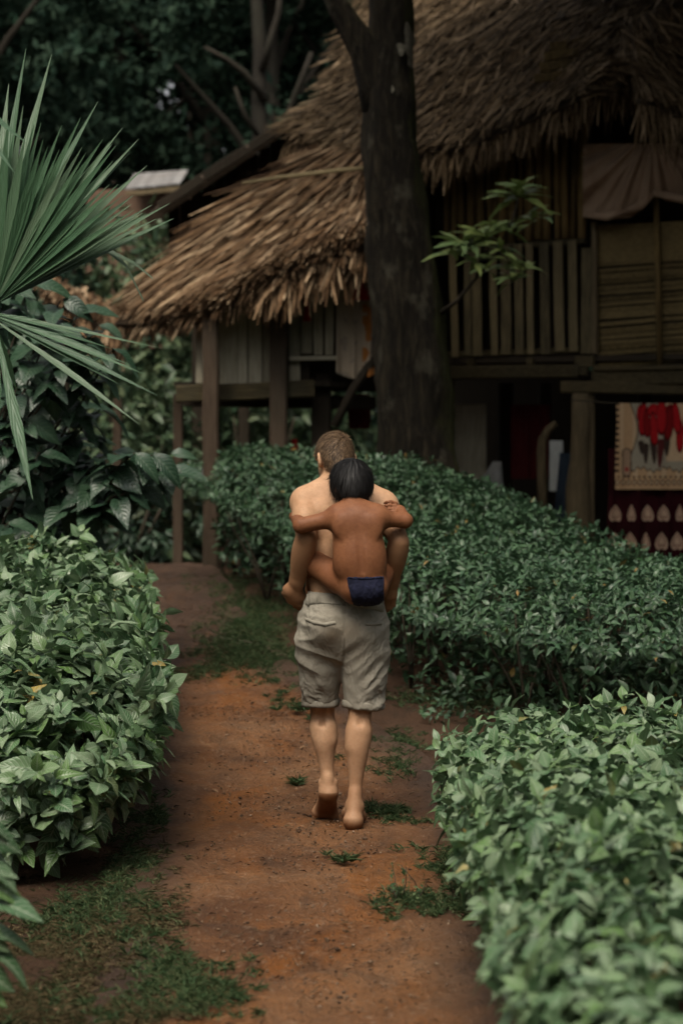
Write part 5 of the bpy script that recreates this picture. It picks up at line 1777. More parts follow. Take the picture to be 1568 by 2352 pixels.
cloth_strip('waistband', [(702, 1364), (740, 1360), (790, 1364), (840, 1372), (880, 1380)], 26, M_shorts, shorts, S_bvh, 0.004)
cloth_strip('pocket_flap', [(702, 1418), (722, 1426), (745, 1430), (770, 1426)], 8, M_shorts, shorts, S_bvh, 0.003)
cloth_strip('pocket_flap', [(838, 1428), (855, 1430), (876, 1427)], 8, M_shorts, shorts, S_bvh, 0.003)
for uu in (707, 788):
    cloth_strip('belt_loop', [(uu, 1366), (uu + 5, 1366)], 26, M_shorts, shorts, S_bvh, 0.007)


def cuff(ring_c, rx, ry, z0, z1, tilt):
    n, V = 40, []
    for (dz, dr) in ((0, 0.0), (0, 0.008), (0.35, 0.010), (0.75, 0.009), (1, 0.006), (1, -0.004)):
        for j in range(n):
            a = 2 * math.pi * j / n
            k = 1 + 0.025 * math.sin(3 * a + ring_c[0] * 50) + 0.02 * math.sin(7 * a)
            V.append((ring_c[0] + (rx * k + dr) * math.cos(a), ring_c[1] + (ry * k + dr) * math.sin(a), z0 + (z1 - z0) * dz + tilt * math.cos(a) + 0.004 * math.sin(2 * a)))
    return mesh_obj('cuff', mesh_arrays('cuff', np.array(V), grid_faces(6, n, True)), M_shorts, shorts, smooth=True)


zc_ = m(735, 1605, 0.1)[2]
cuff(m(735, 1610, 0.10), 0.074, 0.072, m(735, 1622, 0.1)[2], m(735, 1604, 0.1)[2], 0.004)
cuff(m(834, 1610, 0.03), 0.082, 0.080, m(834, 1626, 0.03)[2], m(834, 1608, 0.03)[2], -0.002)

# woven bracelet on the left wrist and a thin ring band on the right one
t = NT('dark_cord'); t.color((0.03, 0.022, 0.016)); M_cord = t.set(0.8, 0.2)
t = NT('brass'); t.color((0.55, 0.36, 0.12)); t.b.inputs['Metallic'].default_value = 1.0; M_brass = t.set(0.35, 0.5)


def band(name, c, ax, r, rt, mat, parent):
    ax = unit(ax); a = unit(np.cross(ax, (0.3, 0.2, 1.0))); b = np.cross(ax, a)
    V = []
    for i in range(20):
        th = 2 * math.pi * i / 20
        rd = math.cos(th) * a + math.sin(th) * b
        for j in range(6):
            ph = 2 * math.pi * j / 6
            V.append(c + rd * (r + rt * math.cos(ph)) + ax * rt * math.sin(ph))
    F = [(i * 6 + j, i * 6 + (j + 1) % 6, ((i + 1) % 20) * 6 + (j + 1) % 6, ((i + 1) % 20) * 6 + j) for i in range(20) for j in range(6)]
    return mesh_obj(name, poly_mesh(name, V, F), mat, parent, smooth=True)


band('bracelet', LW + unit(LE - LW) * 0.006, LW - LE, 0.0315, 0.004, M_cord, man)
band('bangle', RW + unit(RE - RW) * 0.004, RW - RE, 0.0315, 0.002, M_brass, man)

# ---- the child on his back
kid = thing('person', (0.07, MY - 0.2, 0.7), 'small black haired child in navy briefs riding piggyback on the man', 'person')
K = Field((-0.30, MY - 0.42, 0.80), (0.34, MY + 0.34, 1.70), 0.004)
KB = -0.185
K.cap(m(819, 1212, KB), m(826, 1280, KB - 0.008), 0.106, 0.100, 0.04, sq=(Yv, 0.70))
K.cap(m(826, 1280, KB - 0.008), m(836, 1345, KB - 0.005), 0.098, 0.086, 0.04, sq=(Yv, 0.76))
K.ell(m(824, 1300, KB + 0.02), (0.098, 0.080, 0.075), 0.04)
K.ell(m(818, 1352, KB - 0.01), (0.052, 0.065, 0.052), 0.03); K.ell(m(858, 1352, KB - 0.01), (0.048, 0.062, 0.052), 0.03)
K.cap(m(783, 1186, KB + 0.005), m(862, 1188, KB + 0.005), 0.045, 0.045, 0.04)
K.cap(m(806, 1145, KB + 0.045), m(816, 1178, KB + 0.01), 0.036, 0.042, 0.03)
K.cap(m(800, 1160, KB + 0.02), m(772, 1178, KB + 0.01), 0.022, 0.028, 0.03); K.cap(m(828, 1160, KB + 0.02), m(868, 1178, KB + 0.01), 0.022, 0.028, 0.03)
# shoulder blades and the hollow along the spine
K.ell(m(783, 1206, KB - 0.050), (0.030, 0.016, 0.042), 0.035, rot(roll=0.25)); K.ell(m(860, 1208, KB - 0.050), (0.030, 0.016, 0.042), 0.035, rot(roll=-0.25))
K.cap(m(820, 1190, KB - 0.088), m(832, 1310, KB - 0.094), 0.009, 0.010, 0.022, 'c')
KLS, KLE, KLW = m(772, 1190, KB + 0.01), m(691, 1207, KB + 0.015), m(678, 1186, 0.035)
K.cap(KLS, KLE, 0.037, 0.033, 0.02); K.ell(KLS, (0.040, 0.038, 0.038), 0.04); K.cap(KLE, KLW, 0.032, 0.024, 0.012)
K.cap(KLW, m(684, 1180, 0.075), 0.022, 0.023, 0.012, sq=(Yv, 0.8))
for i in range(4):
    finger(K, m(676 + 5 * i, 1172 + 3 * i, 0.085), [(0.5, 0.35, 0.15 - 0.1 * i), (0.8, -0.2, 0), (0.6, -0.7, 0)], [0.026, 0.018, 0.013], 0.0068, 0.004)
finger(K, m(679, 1192, 0.06), [(0.5, 0.3, -0.6), (0.7, 0.1, -0.4)], [0.022, 0.018], 0.0075, 0.004)
KRS, KRE, KRW = m(868, 1190, KB + 0.01), m(930, 1196, KB + 0.045), m(918, 1174, -0.040)
K.cap(KRS, KRE, 0.037, 0.031, 0.02); K.ell(KRS, (0.040, 0.038, 0.038), 0.04); K.cap(KRE, KRW, 0.031, 0.024, 0.012)
K.cap(KRW, m(909, 1168, -0.035), 0.022, 0.020, 0.012)
for i in range(4):
    finger(K, m(910 - 2.0 * i, 1156 + 6.5 * i, -0.044 - 0.007 * i), [(-0.85, -0.1, 0.25 - 0.12 * i), (-0.85, 0.15, -0.05), (-0.7, 0.4, -0.3)], [0.024, 0.018, 0.013], 0.0076, 0.003)
finger(K, m(915, 1182, -0.06), [(-0.6, -0.1, -0.4), (-0.9, 0.1, -0.1)], [0.020, 0.016], 0.0075, 0.004)
# legs round the man's waist
KLH, KLK, KLA = m(812, 1352, KB + 0.01), m(722, 1293, -0.03), m(716, 1352, 0.13)
K.cap(KLH, KLK, 0.062, 0.045, 0.02); K.cap(KLH * 0.6 + KLK * 0.4, KLK, 0.056, 0.046, 0.03); K.cap(KLK, KLA, 0.042, 0.027, 0.015)
K.cap(KLA, KLA + np.array([0.01, 0.03, -0.02]), 0.026, 0.024, 0.01); K.cap(KLA + np.array([0, 0, -0.02]), KLA + np.array([0.01, 0.09, -0.05]), 0.024, 0.020, 0.015)
KRH, KRK, KRA = m(858, 1350, KB + 0.01), m(887, 1305, -0.02), m(882, 1352, 0.13)
K.cap(KRH, KRK, 0.058, 0.044, 0.02); K.cap(KRK, KRA, 0.040, 0.027, 0.015); K.cap(KRA + np.array([0, 0, -0.02]), KRA + np.array([-0.01, 0.09, -0.05]), 0.024, 0.020, 0.015)
# head resting against the man's nape, turned to the left
RK2 = rot(yaw=0.55, pitch=-0.12)
kc = m(806, 1104, KB + 0.085)


def kp(x, y, z): return kc + RK2 @ np.array([x, y, z])


K.ell(kc, (0.074, 0.086, 0.080), 0.02, RK2)
K.ell(kp(0, 0.030, -0.050), (0.056, 0.055, 0.052), 0.03, RK2)
K.cap(kp(0, 0.080, -0.020), kp(0, 0.090, -0.038), 0.008, 0.011, 0.010)
K.ell(kp(0, 0.078, -0.062), (0.018, 0.010, 0.005), 0.005, RK2); K.ell(kp(0, 0.076, -0.070), (0.016, 0.009, 0.005), 0.005, RK2)
for sx_ in (-1, 1):
    K.ell(kp(0.028 * sx_, 0.080, -0.012), (0.013, 0.010, 0.008), 0.010, RK2, op='c'); K.ell(kp(0.028 * sx_, 0.073, -0.012), (0.011, 0.009, 0.008), 0.004, RK2)
    K.ell(kp(0.076 * sx_, -0.002, -0.030), (0.010, 0.018, 0.026), 0.008, RK2 @ rot(yaw=0.45 * sx_))
V, Q = K.mesh('body')
cols = body_cols(V, [(0, lambda V: near_seg(V, KLE, KLE, 0.02, 0.05) * 0.5), (0, lambda V: near_seg(V, KRE, KRE, 0.02, 0.05) * 0.5),
                     (0, lambda V: near_seg(V, kp(0, -0.04, -0.06), m(808, 1160, KB), 0.02, 0.06) * 0.7),
                     (2, lambda V: near_seg(V, kp(0.014, 0.084, 0.008), kp(0.044, 0.070, 0.010), 0.003, 0.008) * 0.9),
                     (2, lambda V: near_seg(V, kp(-0.014, 0.084, 0.008), kp(-0.044, 0.070, 0.010), 0.003, 0.008) * 0.9)])
mesh_obj('body', mesh_arrays('body', V, Q, None, cols), M_skin_kid, kid, smooth=True)
# bowl of straight black hair
Kf = Field(kc - 0.17, kc + 0.17, 0.004)
Kf.ell(kc + np.array([0, 0, 0.004]), (0.090, 0.098, 0.091), 0.0, RK2)
Kf.ell(kp(0, -0.012, -0.040), (0.078, 0.078, 0.056), 0.03, RK2)
sl, p = Kf.block(kc - 0.17, kc + 0.17, 0)
q = (p - kc) @ RK2
cut1 = np.minimum(q[..., 1] - 0.040, 0.018 - q[..., 2])                       # open for the face below the fringe
cut2 = -0.082 - q[..., 2] + 0.50 * np.maximum(q[..., 1] + 0.0, 0) + 0.006 * np.sin(q[..., 0] * 130)
Kf.F = np.maximum.reduce([Kf.F, cut1.astype(np.float32), cut2.astype(np.float32)])
hair(Kf, 'hair', M_black, kid, kp(0.01, -0.02, 0.10), (0, 0, -1.2), 5200, (0.025, 0.060), (0.0010, 0.0028), 0.10, clip=lambda e: e[:, 2] > kc[2] - 0.100, clump=0.006)
# navy briefs gathered at the waist
t = NT('navy_cloth')
n1 = t.noise(t.coord('Object', (1, 1, 0.4)), 40, 4, 0.6, 0.8)
t.color(t.ramp(n1, [(0.3, (0.006, 0.007, 0.017)), (0.7, (0.015, 0.017, 0.042))]))
t.bump(n1, 0.6, 0.012)
M_navy = t.set(0.85, 0.2)
Nf = Field((-0.10, MY - 0.40, 0.90), (0.24, MY + 0.06, 1.16), 0.004)
Nf.cap(m(832, 1315, KB - 0.008), m(838, 1345, KB - 0.005), 0.092, 0.088, 0.03, sq=(Yv, 0.84))
Nf.ell(m(818, 1352, KB - 0.012), (0.059, 0.072, 0.058), 0.03); Nf.ell(m(858, 1352, KB - 0.012), (0.054, 0.070, 0.058), 0.03)
Nf.cap(m(812, 1352, KB + 0.01), m(790, 1338, KB + 0.03), 0.064, 0.062, 0.02); Nf.cap(m(858, 1350, KB + 0.01), m(872, 1330, KB + 0.05), 0.064, 0.058, 0.02)
sl, p = Nf.block((-9, 0, -9), (9, 99, 9), 0)
zt = p[..., 2] - m(838, 1323, KB)[2]
lx = m(798, 1340, KB)[0] - p[..., 0] + 0.25 * (m(798, 1340, KB)[2] - p[..., 2])
rx = p[..., 0] - m(881, 1340, KB)[0]
Nf.F = np.maximum.reduce([Nf.F, zt.astype(np.float32), lx.astype(np.float32), rx.astype(np.float32)])
V, Q = Nf.mesh('briefs')
N_ = Nf.grad(V)
dd = np.array([0.0035 * mnoise.noise(Vector((v[0] * 60, v[1] * 30, v[2] * 22))) + 0.002 * mnoise.noise(Vector((v[0] * 120, v[1] * 60, v[2] * 90))) for v in V])
V = V + N_ * dd[:, None]
N_bvh = BVHTree.FromPolygons([tuple(v) for v in V], [tuple(int(i) for i in q) for q in Q])
briefs = mesh_obj('briefs', mesh_arrays('briefs', V, Q), M_navy, kid, smooth=True)
cloth_strip('waistband', [(800, 1321), (825, 1323), (850, 1323), (878, 1320)], 7, M_navy, briefs, N_bvh, 0.003, 0.6)
# ------------------------------------------------------------------ cloths hung on and under the houses
def plain(name, c1, c2, sc_=12, rough=0.9):
    t = NT(name)
    n = t.noise(t.coord('Object', (1, 1, 0.4)), sc_, 4, 0.6)
    t.color(t.ramp(n, [(0.3, c1), (0.7, c2)]))
    t.bump(t.noise(t.coord('Object', (1, 1, 0.3)), 18, 4, 0.6), 0.4, 0.02)
    return t.set(rough, 0.15)


t = NT('printed_cloth')
a = t.add('ShaderNodeVertexColor'); a.layer_name = 'Col'
n = t.noise(t.coord('Object', (1, 1, 1)), 60, 3, 0.6)
t.color(t.mix(1.0, a.outputs[0], t.ramp(n, [(0.2, (0.8,) * 3), (0.8, (1.1,) * 3)]), 'MULTIPLY'))
M_print = t.set(0.95, 0.1)


def cloth(name, at, ur, vr, nu, nv, fold, mat, colr=None, nf=5, edge=0.0, sag=0.0, ph=0.0, parent=None):
    """Hanging cloth between pixel columns ur and rows vr on the surface given by at(u, v, off); folds deepen downwards."""
    V, C = [], []
    for j in range(nv):
        g = j / (nv - 1)
        for i in range(nu):
            f = i / (nu - 1)
            u = ur[0] + (ur[1] - ur[0]) * f + edge * math.sin(g * 5 + ph) * (0.5 - f)
            v = vr[0] + (vr[1] - vr[0]) * g + sag * math.sin(f * math.pi) * (0.4 + g)
            w = fold * (0.35 + 0.65 * g) * (math.sin(f * nf * 6.283 + ph + 1.3 * math.sin(g * 2)) + 0.4 * math.sin(f * nf * 13.1 + 2 * ph))
            V.append(at(u, v, w))
            if colr is not None: C.append(colr(u, v, f, g))
    me = mesh_arrays(name, np.array(V), grid_faces(nv, nu), None, np.array(C) if C else None)
    return mesh_obj(name, me, mat, parent, smooth=True)


BEIGE, CREAM, GREYB = (0.46, 0.295, 0.160), (0.52, 0.37, 0.22), (0.31, 0.275, 0.20)
RED, DRED, MAR, INK = (0.34, 0.012, 0.014), (0.18, 0.008, 0.009), (0.026, 0.003, 0.005), (0.045, 0.030, 0.022)


def petal(u, v, cu, cv, w, h, tilt=0.0, round_tip=True):
    du, dv = u - cu - tilt * (v - cv), v - cv
    if abs(dv) >= h: return 9.0
    return (du / w) ** 2 * (1.0 + (-0.35 if round_tip else 0.9) * dv / h) + (dv / h) ** 2


def blanket_col(u, v, f, g):
    # border: ringed band along the lower hem, narrow band up the side
    if v > 1098:
        k = ((u - 1410) % 13) / 13 - 0.5
        r = math.hypot(k * 13, (v - 1108) * 0.75)
        if 3.0 < r < 5.2: return INK
        return BEIGE if r > 5.2 else CREAM
    if v > 1093 and (u // 6) % 2 == 0: return INK
    if u < 1424: return INK if (int(v / 7) % 2 == 0 and u < 1421 and v < 1090) else BEIGE
    # long oval of the side band
    q = math.hypot(max(0, abs(v - 1062) - 22), u - 1438) if True else 0
    if 8.5 < q < 11: return INK
    if q < 8.5: return (0.30, 0.05, 0.04) if math.hypot(u - 1438, v - 1078) < 5 else (0.33, 0.22, 0.14)
    for cu, cv, w, h, tl, c in PET:
        q = petal(u, v, cu, cv, w, h, tl, c[0] > 0.1)
        if q < 1: return c if q < 0.72 or c[0] < 0.1 else (0.085, 0.006, 0.007)
    edge_ = 1452 + 10 * math.sin((v - 940) * 0.035) - max(0, (1000 - v)) * 0.03
    low_ = 1080 + 3.0 * math.sin(u * 0.42) + 4 * math.sin(u * 0.11)
    if u > edge_ and v < low_:
        if u < edge_ + 2.4 or v > low_ - 3.2: return INK
        return GREYB if u < 1528 or v > 1060 else CREAM
    return CREAM if int(u / 11) % 3 == 0 else BEIGE


PET = [(1484, 972, 9, 34, 0.05, DRED), (1476, 962, 11, 40, -0.05, RED), (1500, 985, 10, 40, 0.06, RED), (1518, 955, 12, 46, 0.0, RED), (1535, 972, 11, 40, -0.08, DRED), (1552, 960, 10, 38, 0.1, RED), (1560, 1000, 9, 40, 0.0, RED), (1580, 970, 12, 46, 0.0, RED), (1470, 950, 9, 22, 0, RED), (1500, 942, 16, 15, 0, RED), (1540, 942, 16, 14, 0, DRED),
       (1482, 1042, 6, 24, 0.0, INK), (1500, 1032, 7, 34, 0.05, INK), (1515, 1042, 7, 34, -0.05, (0.09, 0.02, 0.018)), (1530, 1022, 7, 26, 0.0, INK), (1472, 1028, 6, 16, 0.1, INK)]


def heart(du, dv, s):
    x, y = du / s, dv / s
    y = y * 1.05 + 0.12                      # point upwards, lobes below
    return (x * x + (y - 0.70 * math.sqrt(abs(x))) ** 2)


def maroon_col(u, v, f, g):
    for (rv, s, step, off) in ((1176, 15, 37, 1412), (1240, 16, 36, 1446)):
        if abs(v - rv) < 24:
            k = round((u - off) / step)
            cu = off + k * step
            sw = s * (0.62 if k % 3 == 1 else 0.95)
            h = heart((u - cu) * s / sw, (v - rv) * 0.80, s * 0.95)
            if h < 1.0:
                return (0.48, 0.33, 0.22) if (h > 0.60 or h < 0.20) else (0.27, 0.165, 0.115)
    return MAR if int(v / 60) % 2 else (0.021, 0.003, 0.004)


Hb = lambda u, v, off: H(u, v, 0.46 + off)
o = cloth('blanket', Hb, (1413, 1660), (926, 1124), 236, 196, 0.028, M_print, blanket_col, nf=2.5, edge=3, ph=0.6)
tag(o, 'beige blanket with red flower petals and ringed hem on the line below the house', 'blanket')
Hm = lambda u, v, off: H(u, v, 0.40 + off)
o = cloth('blanket', Hm, (1394, 1662), (1030, 1284), 220, 200, 0.032, M_print, maroon_col, nf=4, edge=5, ph=0.2)
tag(o, 'dark maroon blanket with rows of pale hearts hanging beneath the flowered blanket', 'blanket')
ln = cyl('washing_line', [H(1310, 918, 0.43), H(1400, 926, 0.43), H(1520, 929, 0.43), H(1680, 926, 0.43)], [0.006] * 4, M_twig, None, 6)
tag(ln, 'thin line under the floor beam that carries the blankets', 'line')

M_tarp = plain('brown_tarp', (0.26, 0.175, 0.115), (0.38, 0.27, 0.185), 6)


def tarp_at(u, v, w):
    g = (v - 330) / 146.0
    vb = np.interp(u, [1338, 1400, 1445, 1475, 1500, 1530, 1600, 1660], [500, 504, 500, 482, 446, 462, 470, 466])
    an = math.atan2(v - 300, u - 1500)
    fold = 0.040 * math.sin(an * 13 + 0.8 * math.sin(u * 0.05)) * (0.3 + g) + 0.06 * math.sin(g * 3.0) + 0.02 * math.sin(an * 31)
    return H(u, 330 + (vb - 330) * g, 0.20 + fold + w * 0.25)


o = cloth('awning', tarp_at, (1338, 1660), (330, 476), 90, 60, 0.07, M_tarp, nf=2.2, sag=0, ph=1.0)
for v_ in o.data.vertices:
    pass
tag(o, 'sagging brown cloth awning under the porch thatch of the stilt house', 'awning')
for k, (a, b, c_, d) in enumerate(((1345, 498, 1440, 488), (1440, 488, 1500, 448), (1500, 448, 1650, 462))):
    cyl('rolled_hem', [H(a, b - 4, 0.25), H((a + c_) / 2, (b + d) / 2 + 5, 0.27), H(c_, d - 4, 0.25)], [0.028, 0.042, 0.03], M_tarp, o, 8, 0.12)
o = cloth('cloth', lambda u, v, w: H(u, v, -0.10 + w), (1322, 1352), (325, 420), 14, 20, 0.015, plain('red_green_cloth', (0.16, 0.02, 0.02), (0.12, 0.10, 0.03), 9), nf=1, ph=1)
tag(o, 'small red and olive cloth in the dark opening beside the bamboo wall', 'cloth')

M_pale = plain('pale_cloth', (0.30, 0.24, 0.17), (0.42, 0.34, 0.25), 9)


def pale_col(u, v, f, g):
    n = mnoise.noise(Vector((u * 0.05, v * 0.04, 1)))
    if f > 0.62 and g > 0.25 and n > -0.05: return (0.34, 0.135, 0.035)
    if n > 0.30: return (0.27, 0.22, 0.17)
    return (0.36, 0.29, 0.21)


o = cloth('cloth', lambda u, v, w: P(u, v, 19.62 - w), (772, 868), (640, 856), 50, 60, 0.022, M_print, pale_col, nf=2.5, ph=0.4, sag=10)
tag(o, 'pale hanging cloth with orange blotches beside the thick trunk under the straw eave', 'cloth')
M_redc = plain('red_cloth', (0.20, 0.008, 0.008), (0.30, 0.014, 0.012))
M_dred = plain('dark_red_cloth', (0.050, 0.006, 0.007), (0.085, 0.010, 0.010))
for (ur, vr, Y, lab, mt) in (((697, 712), (684, 738), 19.5, 'narrow bright red cloth strip hanging before the hut wall', M_redc),
                             ((806, 852), (600, 690), 19.45, 'bunched red cloth hanging above the pale cloth by the trunk', M_redc),
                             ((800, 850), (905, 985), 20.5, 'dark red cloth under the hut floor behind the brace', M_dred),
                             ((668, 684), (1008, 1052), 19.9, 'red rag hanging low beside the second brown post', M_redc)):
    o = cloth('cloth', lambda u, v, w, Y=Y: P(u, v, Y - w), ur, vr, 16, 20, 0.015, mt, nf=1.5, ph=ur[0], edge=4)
    tag(o, lab, 'cloth')
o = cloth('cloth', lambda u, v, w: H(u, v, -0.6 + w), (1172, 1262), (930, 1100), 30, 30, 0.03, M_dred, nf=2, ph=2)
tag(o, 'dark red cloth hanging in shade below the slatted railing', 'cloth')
o = cloth('cloth', lambda u, v, w: H(u, v, -0.3 + w), (1261, 1292), (1012, 1128), 16, 30, 0.012, plain('white_cloth', (0.40, 0.42, 0.40), (0.55, 0.57, 0.55)), nf=1.3, ph=2)
tag(o, 'pale grey cloth hanging between the forked stake and the thick post', 'cloth')
o = cloth('cloth', lambda u, v, w: H(u - (v - 1050) * 0.10, v, -0.2 + w), (1284, 1312), (1040, 1220), 14, 30, 0.012, plain('blue_cloth', (0.02, 0.03, 0.045), (0.035, 0.05, 0.07)), nf=1.0, ph=1)
tag(o, 'dark blue cloth hanging beside the pale grey cloth', 'cloth')
# pale sack, slumped
V, F = [], []
for j in range(9):
    g = j / 8
    for i in range(14):
        a = 2 * math.pi * i / 14
        r = (0.16 * (1 - 0.75 * g ** 1.3)) * (1 + 0.08 * math.sin(3 * a + j))
        c = H(1118 + 22 * g, 1160 - 100 * g, -0.1)
        V.append((c[0] + r * math.cos(a), c[1] + r * math.sin(a) * 0.7, c[2]))
me = poly_mesh('sack', V, [tuple(q) for q in grid_faces(9, 14, True)] + [tuple(8 * 14 + i for i in range(14))])
o = mesh_obj('sack', me, plain('sack_cloth', (0.20, 0.20, 0.19), (0.29, 0.29, 0.28)), None, smooth=True)
tag(o, 'grey white slumped sack under the house behind the hedge', 'sack')
# boards stacked under the house floor
o = bar('board', H(1060, 930, -0.9), H(1060, 1120, -0.9), 0.5, 0.03, M_board, None, HE, 0.005, 1, 3)
tag(o, 'weathered board leaning under the stilt house beside the trunk', 'board')
# forked stake
st = cyl('forked_stake', [H(1247, 1200, 0.25), H(1245, 1120, 0.25), H(1243, 1040, 0.25), H(1246, 1010, 0.25), H(1260, 985, 0.25), H(1276, 972, 0.25)], [0.045, 0.045, 0.044, 0.042, 0.036, 0.03], M_post, None, 10, 0.05)
st.data.vertices[0].co = st.data.vertices[0].co
tag(st, 'short forked wooden stake standing before the thick house post', 'stake')
# white leaf litter sheet left behind the thin post
o = cloth('cloth', lambda u, v, w: P(u, v, 21.5 - w), (352, 468), (1073, 1112), 30, 12, 0.03, plain('faded_cloth', (0.36, 0.38, 0.35), (0.48, 0.50, 0.47)), nf=1.5, ph=1, sag=8)
tag(o, 'faded white cloth spread low behind the thin hut post', 'cloth')

# ------------------------------------------------------------------ grass, weeds and litter on the ground
GB = [blade_template(3, 1.0, 0.3, 0.35, 0.3, 0.7), blade_template(3, 1.0, 0.3, 0.6, 0.4, 0.7)]


def ground_pt(u, v):
    """Where the camera ray through (u, v) meets the ground."""
    d = ray(u, v); d = d / d[1]
    lo_, hi_ = 3.0, 60.0
    ys = np.arange(3.0, 24.0, 0.02)
    p = CAM + d * ys[:, None]
    s = p[:, 2] - ground_z(p[:, 0], p[:, 1])
    k = int(np.argmax(s < 0)) if (s < 0).any() else len(ys) - 1
    return p[k]


def blades(n, spots, hgt, wid, lean=0.6):
    """spots: (u, v, ru, rv) ellipses in the picture turned into patches on the ground."""
    O = []
    wts = np.array([s[4] if len(s) > 4 else s[2] * s[3] for s in spots], float)
    for s, c in zip(spots, (n * wts / wts.sum()).astype(int)):
        g0 = ground_pt(s[0], s[1]); gx = ground_pt(s[0] + s[2], s[1]); gy = ground_pt(s[0], s[1] - s[3])
        a = rng.normal(0, 0.5, (c, 2))
        # tufts
        nt_ = max(3, c // 14)
        tc = rng.normal(0, 0.5, (nt_, 2))
        a = tc[rng.integers(0, nt_, c)] + rng.normal(0, 0.085, (c, 2))
        q = g0[:2] + a[:, :1] * np.array([abs(gx[0] - g0[0]), 0]) + a[:, 1:] * np.array([0, abs(gy[1] - g0[1])])
        onp = np.abs(q[:, 0] - path_centre(q[:, 1])) < 1.10 * path_half(q[:, 1])
        O.append(np.column_stack([q, ground_z(q[:, 0], q[:, 1]) + np.where(onp, 0.006, -0.024)]))
    O = np.concatenate(O)
    N = len(O)
    th = rng.random(N) * 6.283
    d = unit(np.column_stack([np.cos(th) * lean, np.sin(th) * lean, rng.uniform(0.25, 1.0, N)]))
    nn = unit(rng.normal(0, 0.4, (N, 3)) + np.array([0, -0.4, 0.8]))
    S = np.column_stack([rng.uniform(*wid, N), rng.uniform(*hgt, N), np.zeros(N)]); S[:, 2] = S[:, 1]
    return O, frames(d, nn), S


def joined(name, tpl, ORS, mat):
    V, F, U = batch(tpl, *ORS)
    return mesh_obj(name, mesh_arrays(name, V, F, U), mat, None, smooth=True)


sp_green = [(400, 2250, 120, 60, 4200), (470, 2300, 110, 50, 2500), (250, 2320, 160, 40, 900), (120, 2250, 140, 120, 450), (330, 2160, 90, 40, 1300), (900, 1868, 62, 16), (930, 1890, 70, 10), (1040, 1990, 90, 40), (1100, 2040, 70, 40), (950, 2075, 90, 26), (1060, 2080, 90, 30), (895, 1745, 70, 40), (930, 1700, 70, 30), (560, 1470, 110, 60), (620, 1520, 90, 46), (560, 1340, 130, 30), (620, 1400, 110, 40), (660, 1540, 60, 40), (470, 1545, 80, 20), (670, 1625, 45, 14), (640, 1600, 30, 10), (780, 1980, 30, 10), (720, 1655, 30, 8), (1150, 1590, 260, 26), (1400, 1590, 200, 30), (1000, 1600, 120, 20), (200, 2080, 130, 60), (330, 1900, 50, 60), (300, 2000, 60, 40), (360, 1890, 30, 20), (580, 1400, 90, 60), (540, 1500, 100, 40), (620, 1340, 90, 30), (600, 1460, 70, 60)]
o = joined('grass', GB[0], blades(30000, sp_green, (0.018, 0.050), (0.0022, 0.0055), 0.75), M_grass)
tag(o, 'short patchy green grass and creeping weeds along the path', 'grass', kind='stuff')
sp_dry = [(180, 2030, 170, 60), (280, 2120, 140, 70), (120, 2180, 140, 90), (330, 2010, 60, 50), (1080, 2000, 80, 40), (60, 2300, 120, 60), (330, 1950, 50, 60), (420, 1555, 50, 20), (1200, 1610, 250, 20), (250, 2330, 200, 40)]
o = joined('dry_grass', GB[1], blades(26000, sp_dry, (0.012, 0.040), (0.0025, 0.0065), 1.3), M_straw)
tag(o, 'dry brownish grass and leaf litter at the path edge', 'grass', kind='stuff')
# little clumps that stand by themselves on the path
for (u, v, w, h, n, lab) in ((694, 1806, 24, 6, 70, 'small dark grass tuft on the path left of the lifted heel'), (668, 1632, 40, 8, 90, 'low green weed clump on the path left of the man below his shorts'), (790, 1985, 26, 5, 45, 'tiny weed in the middle of the path near the camera side of the man'), (895, 1868, 50, 10, 220, 'flat green grass clump right of the standing heel')):
    O, R, S = blades(n, [(u, v, w, h, 1)], (0.03, 0.075), (0.004, 0.008), 0.7)
    o = joined('grass_tuft', GB[0], (O, R, S), M_grass)
    tag(o, lab, 'grass tuft')
# branching weed beside the right hedge
wp = ground_pt(965, 2075)
weed = thing('weed', tuple(wp), 'thin stalked branching weed on the path edge beside the right hedge', 'weed')
L, so, sd, sn, ss = [], [], [], [], []
for k in range(9):
    th = k * 0.8; r = random.uniform(0.03, 0.12)
    a = wp + np.array([random.uniform(-0.10, 0.12), random.uniform(-0.05, 0.05), -0.01])
    tip = a + np.array([r * math.cos(th), r * math.sin(th) * 0.6, random.uniform(0.07, 0.15)])
    L.append(([a, (a + tip) / 2 + np.array([0.01, 0, 0.01]), tip], [0.0028, 0.0022, 0.0012]))
    for j in range(10):
        f = 0.3 + 0.7 * j / 9
        so.append(a + (tip - a) * f); sd.append(rng.normal(0, 1, 3) + np.array([0, 0, 0.3])); sn.append(np.array([0, -0.3, 1.0]) + rng.normal(0, 0.3, 3)); ss.append(random.uniform(0.014, 0.028))
tubes('stem', L, M_twig, weed, 5)
o = joined('foliage', LEAF2, (np.array(so), frames(np.array(sd), np.array(sn)), np.array(ss)), M_grass)
adopt(o, weed); o['kind'] = 'stuff'
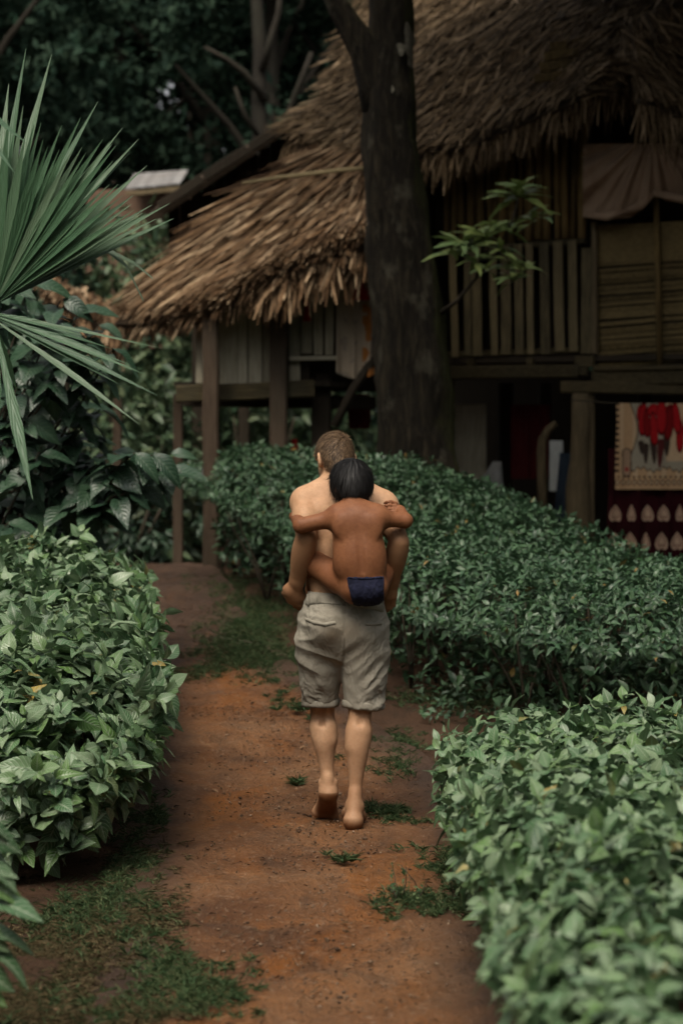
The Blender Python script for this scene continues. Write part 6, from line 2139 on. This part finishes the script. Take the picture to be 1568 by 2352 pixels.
# grit, crumbs of earth, fallen leaf bits
OCT = (np.array([(1, 0, 0), (-1, 0, 0), (0, 1, 0), (0, -1, 0), (0, 0, 1), (0, 0, -1)], float), np.array([(0, 2, 4), (2, 1, 4), (1, 3, 4), (3, 0, 4), (2, 0, 5), (1, 2, 5), (3, 1, 5), (0, 3, 5)], dtype=np.int32), np.zeros((6, 2)))
M_grit = island_mat('grit', [(0.035, 0.022, 0.014), (0.10, 0.055, 0.03), (0.20, 0.125, 0.075), (0.05, 0.03, 0.02), (0.26, 0.18, 0.12)], nscale=40)
n = 4500
gy = rng.uniform(6.6, 13.5, n)
gx = path_centre(gy) + rng.normal(0, 0.45, n) * path_half(gy)
O = np.column_stack([gx, gy, ground_z(gx, gy) + 0.002 - 0.012])
th = rng.random(n) * 6.28
R = frames(np.column_stack([np.cos(th), np.sin(th), np.zeros(n)]), np.tile([0, 0, 1.0], (n, 1)))
S = np.abs(rng.normal(0, 1, n))[:, None] * np.array([[0.0040, 0.0030, 0.0022]]) + 0.0012
O[:, 2] += 0.012
o = joined('gravel', OCT, (O, R, S), M_grit)
tag(o, 'crumbs of earth and small grit scattered over the dirt path', 'gravel', kind='stuff')
M_litter = leaf_mat('litter_bit', [(0.030, 0.018, 0.011), (0.055, 0.032, 0.018), (0.10, 0.06, 0.032), (0.022, 0.020, 0.010)], vein_amt=0.0, rough=0.9, spec=0.1, trans=0.0)
n = 4200
gy = rng.uniform(6.4, 18.5, n)
gx = path_centre(gy) + rng.uniform(-1.25, 1.25, n) * path_half(gy)
onp = np.abs(gx - path_centre(gy)) < 1.1 * path_half(gy)
O = np.column_stack([gx, gy, ground_z(gx, gy) + np.where(onp, 0.010, -0.008)])
th = rng.random(n) * 6.28
R = frames(np.column_stack([np.cos(th), np.sin(th), rng.normal(0, 0.15, n)]), np.column_stack([rng.normal(0, 0.3, n), rng.normal(0, 0.3, n), np.ones(n)]))
L0 = rng.uniform(0.010, 0.050, n) * rng.random(n) ** 0.7
S = np.column_stack([L0 * rng.uniform(0.12, 0.9, n), L0, L0])
o = joined('litter', LEAF2, (O, R, S), M_litter)
tag(o, 'dark bits of dead leaf and bark trodden into the dirt path', 'litter', kind='stuff')
M_fallen = leaf_mat('fallen_leaf', [(0.22, 0.11, 0.05), (0.14, 0.075, 0.04), (0.30, 0.17, 0.08)], vein_amt=0.1, rough=0.7, spec=0.2, trans=0.1)
FL = mesh_arrays('fallen_leaf', *LEAF3); FL.materials.append(M_fallen)
for (u, v, L0, lab) in ((470, 1715, 24, 'curled tan fallen leaf on the path beside the left hedge, the upper of the two'), (486, 1818, 26, 'curled tan fallen leaf on the path level with the lifted foot'), (705, 1720, 22, 'brown fallen leaf just left of the man calf'), (600, 2010, 18, 'brown fallen leaf lying in the bare middle of the path')):
    g = ground_pt(u, v)
    o = link(bpy.data.objects.new('fallen_leaf', FL))
    o.location = (g[0], g[1], g[2] + 0.012)
    s = L0 * g[1] / FPX
    o.scale = (s, s, s); o.rotation_euler = (random.uniform(-0.3, 0.3), random.uniform(-0.4, 0.4), random.uniform(0, 6))
    tag(o, lab, 'leaf', 'fallen leaves on the path')
# twig lying across the far part of the path
g = [ground_pt(500, 1470), ground_pt(560, 1478), ground_pt(620, 1490)]
o = cyl('fallen_twig', [q + np.array([0, 0, 0.012]) for q in g], [0.008, 0.010, 0.006], M_twig, None, 6)
tag(o, 'dark fallen twig lying across the far bend of the path', 'twig')
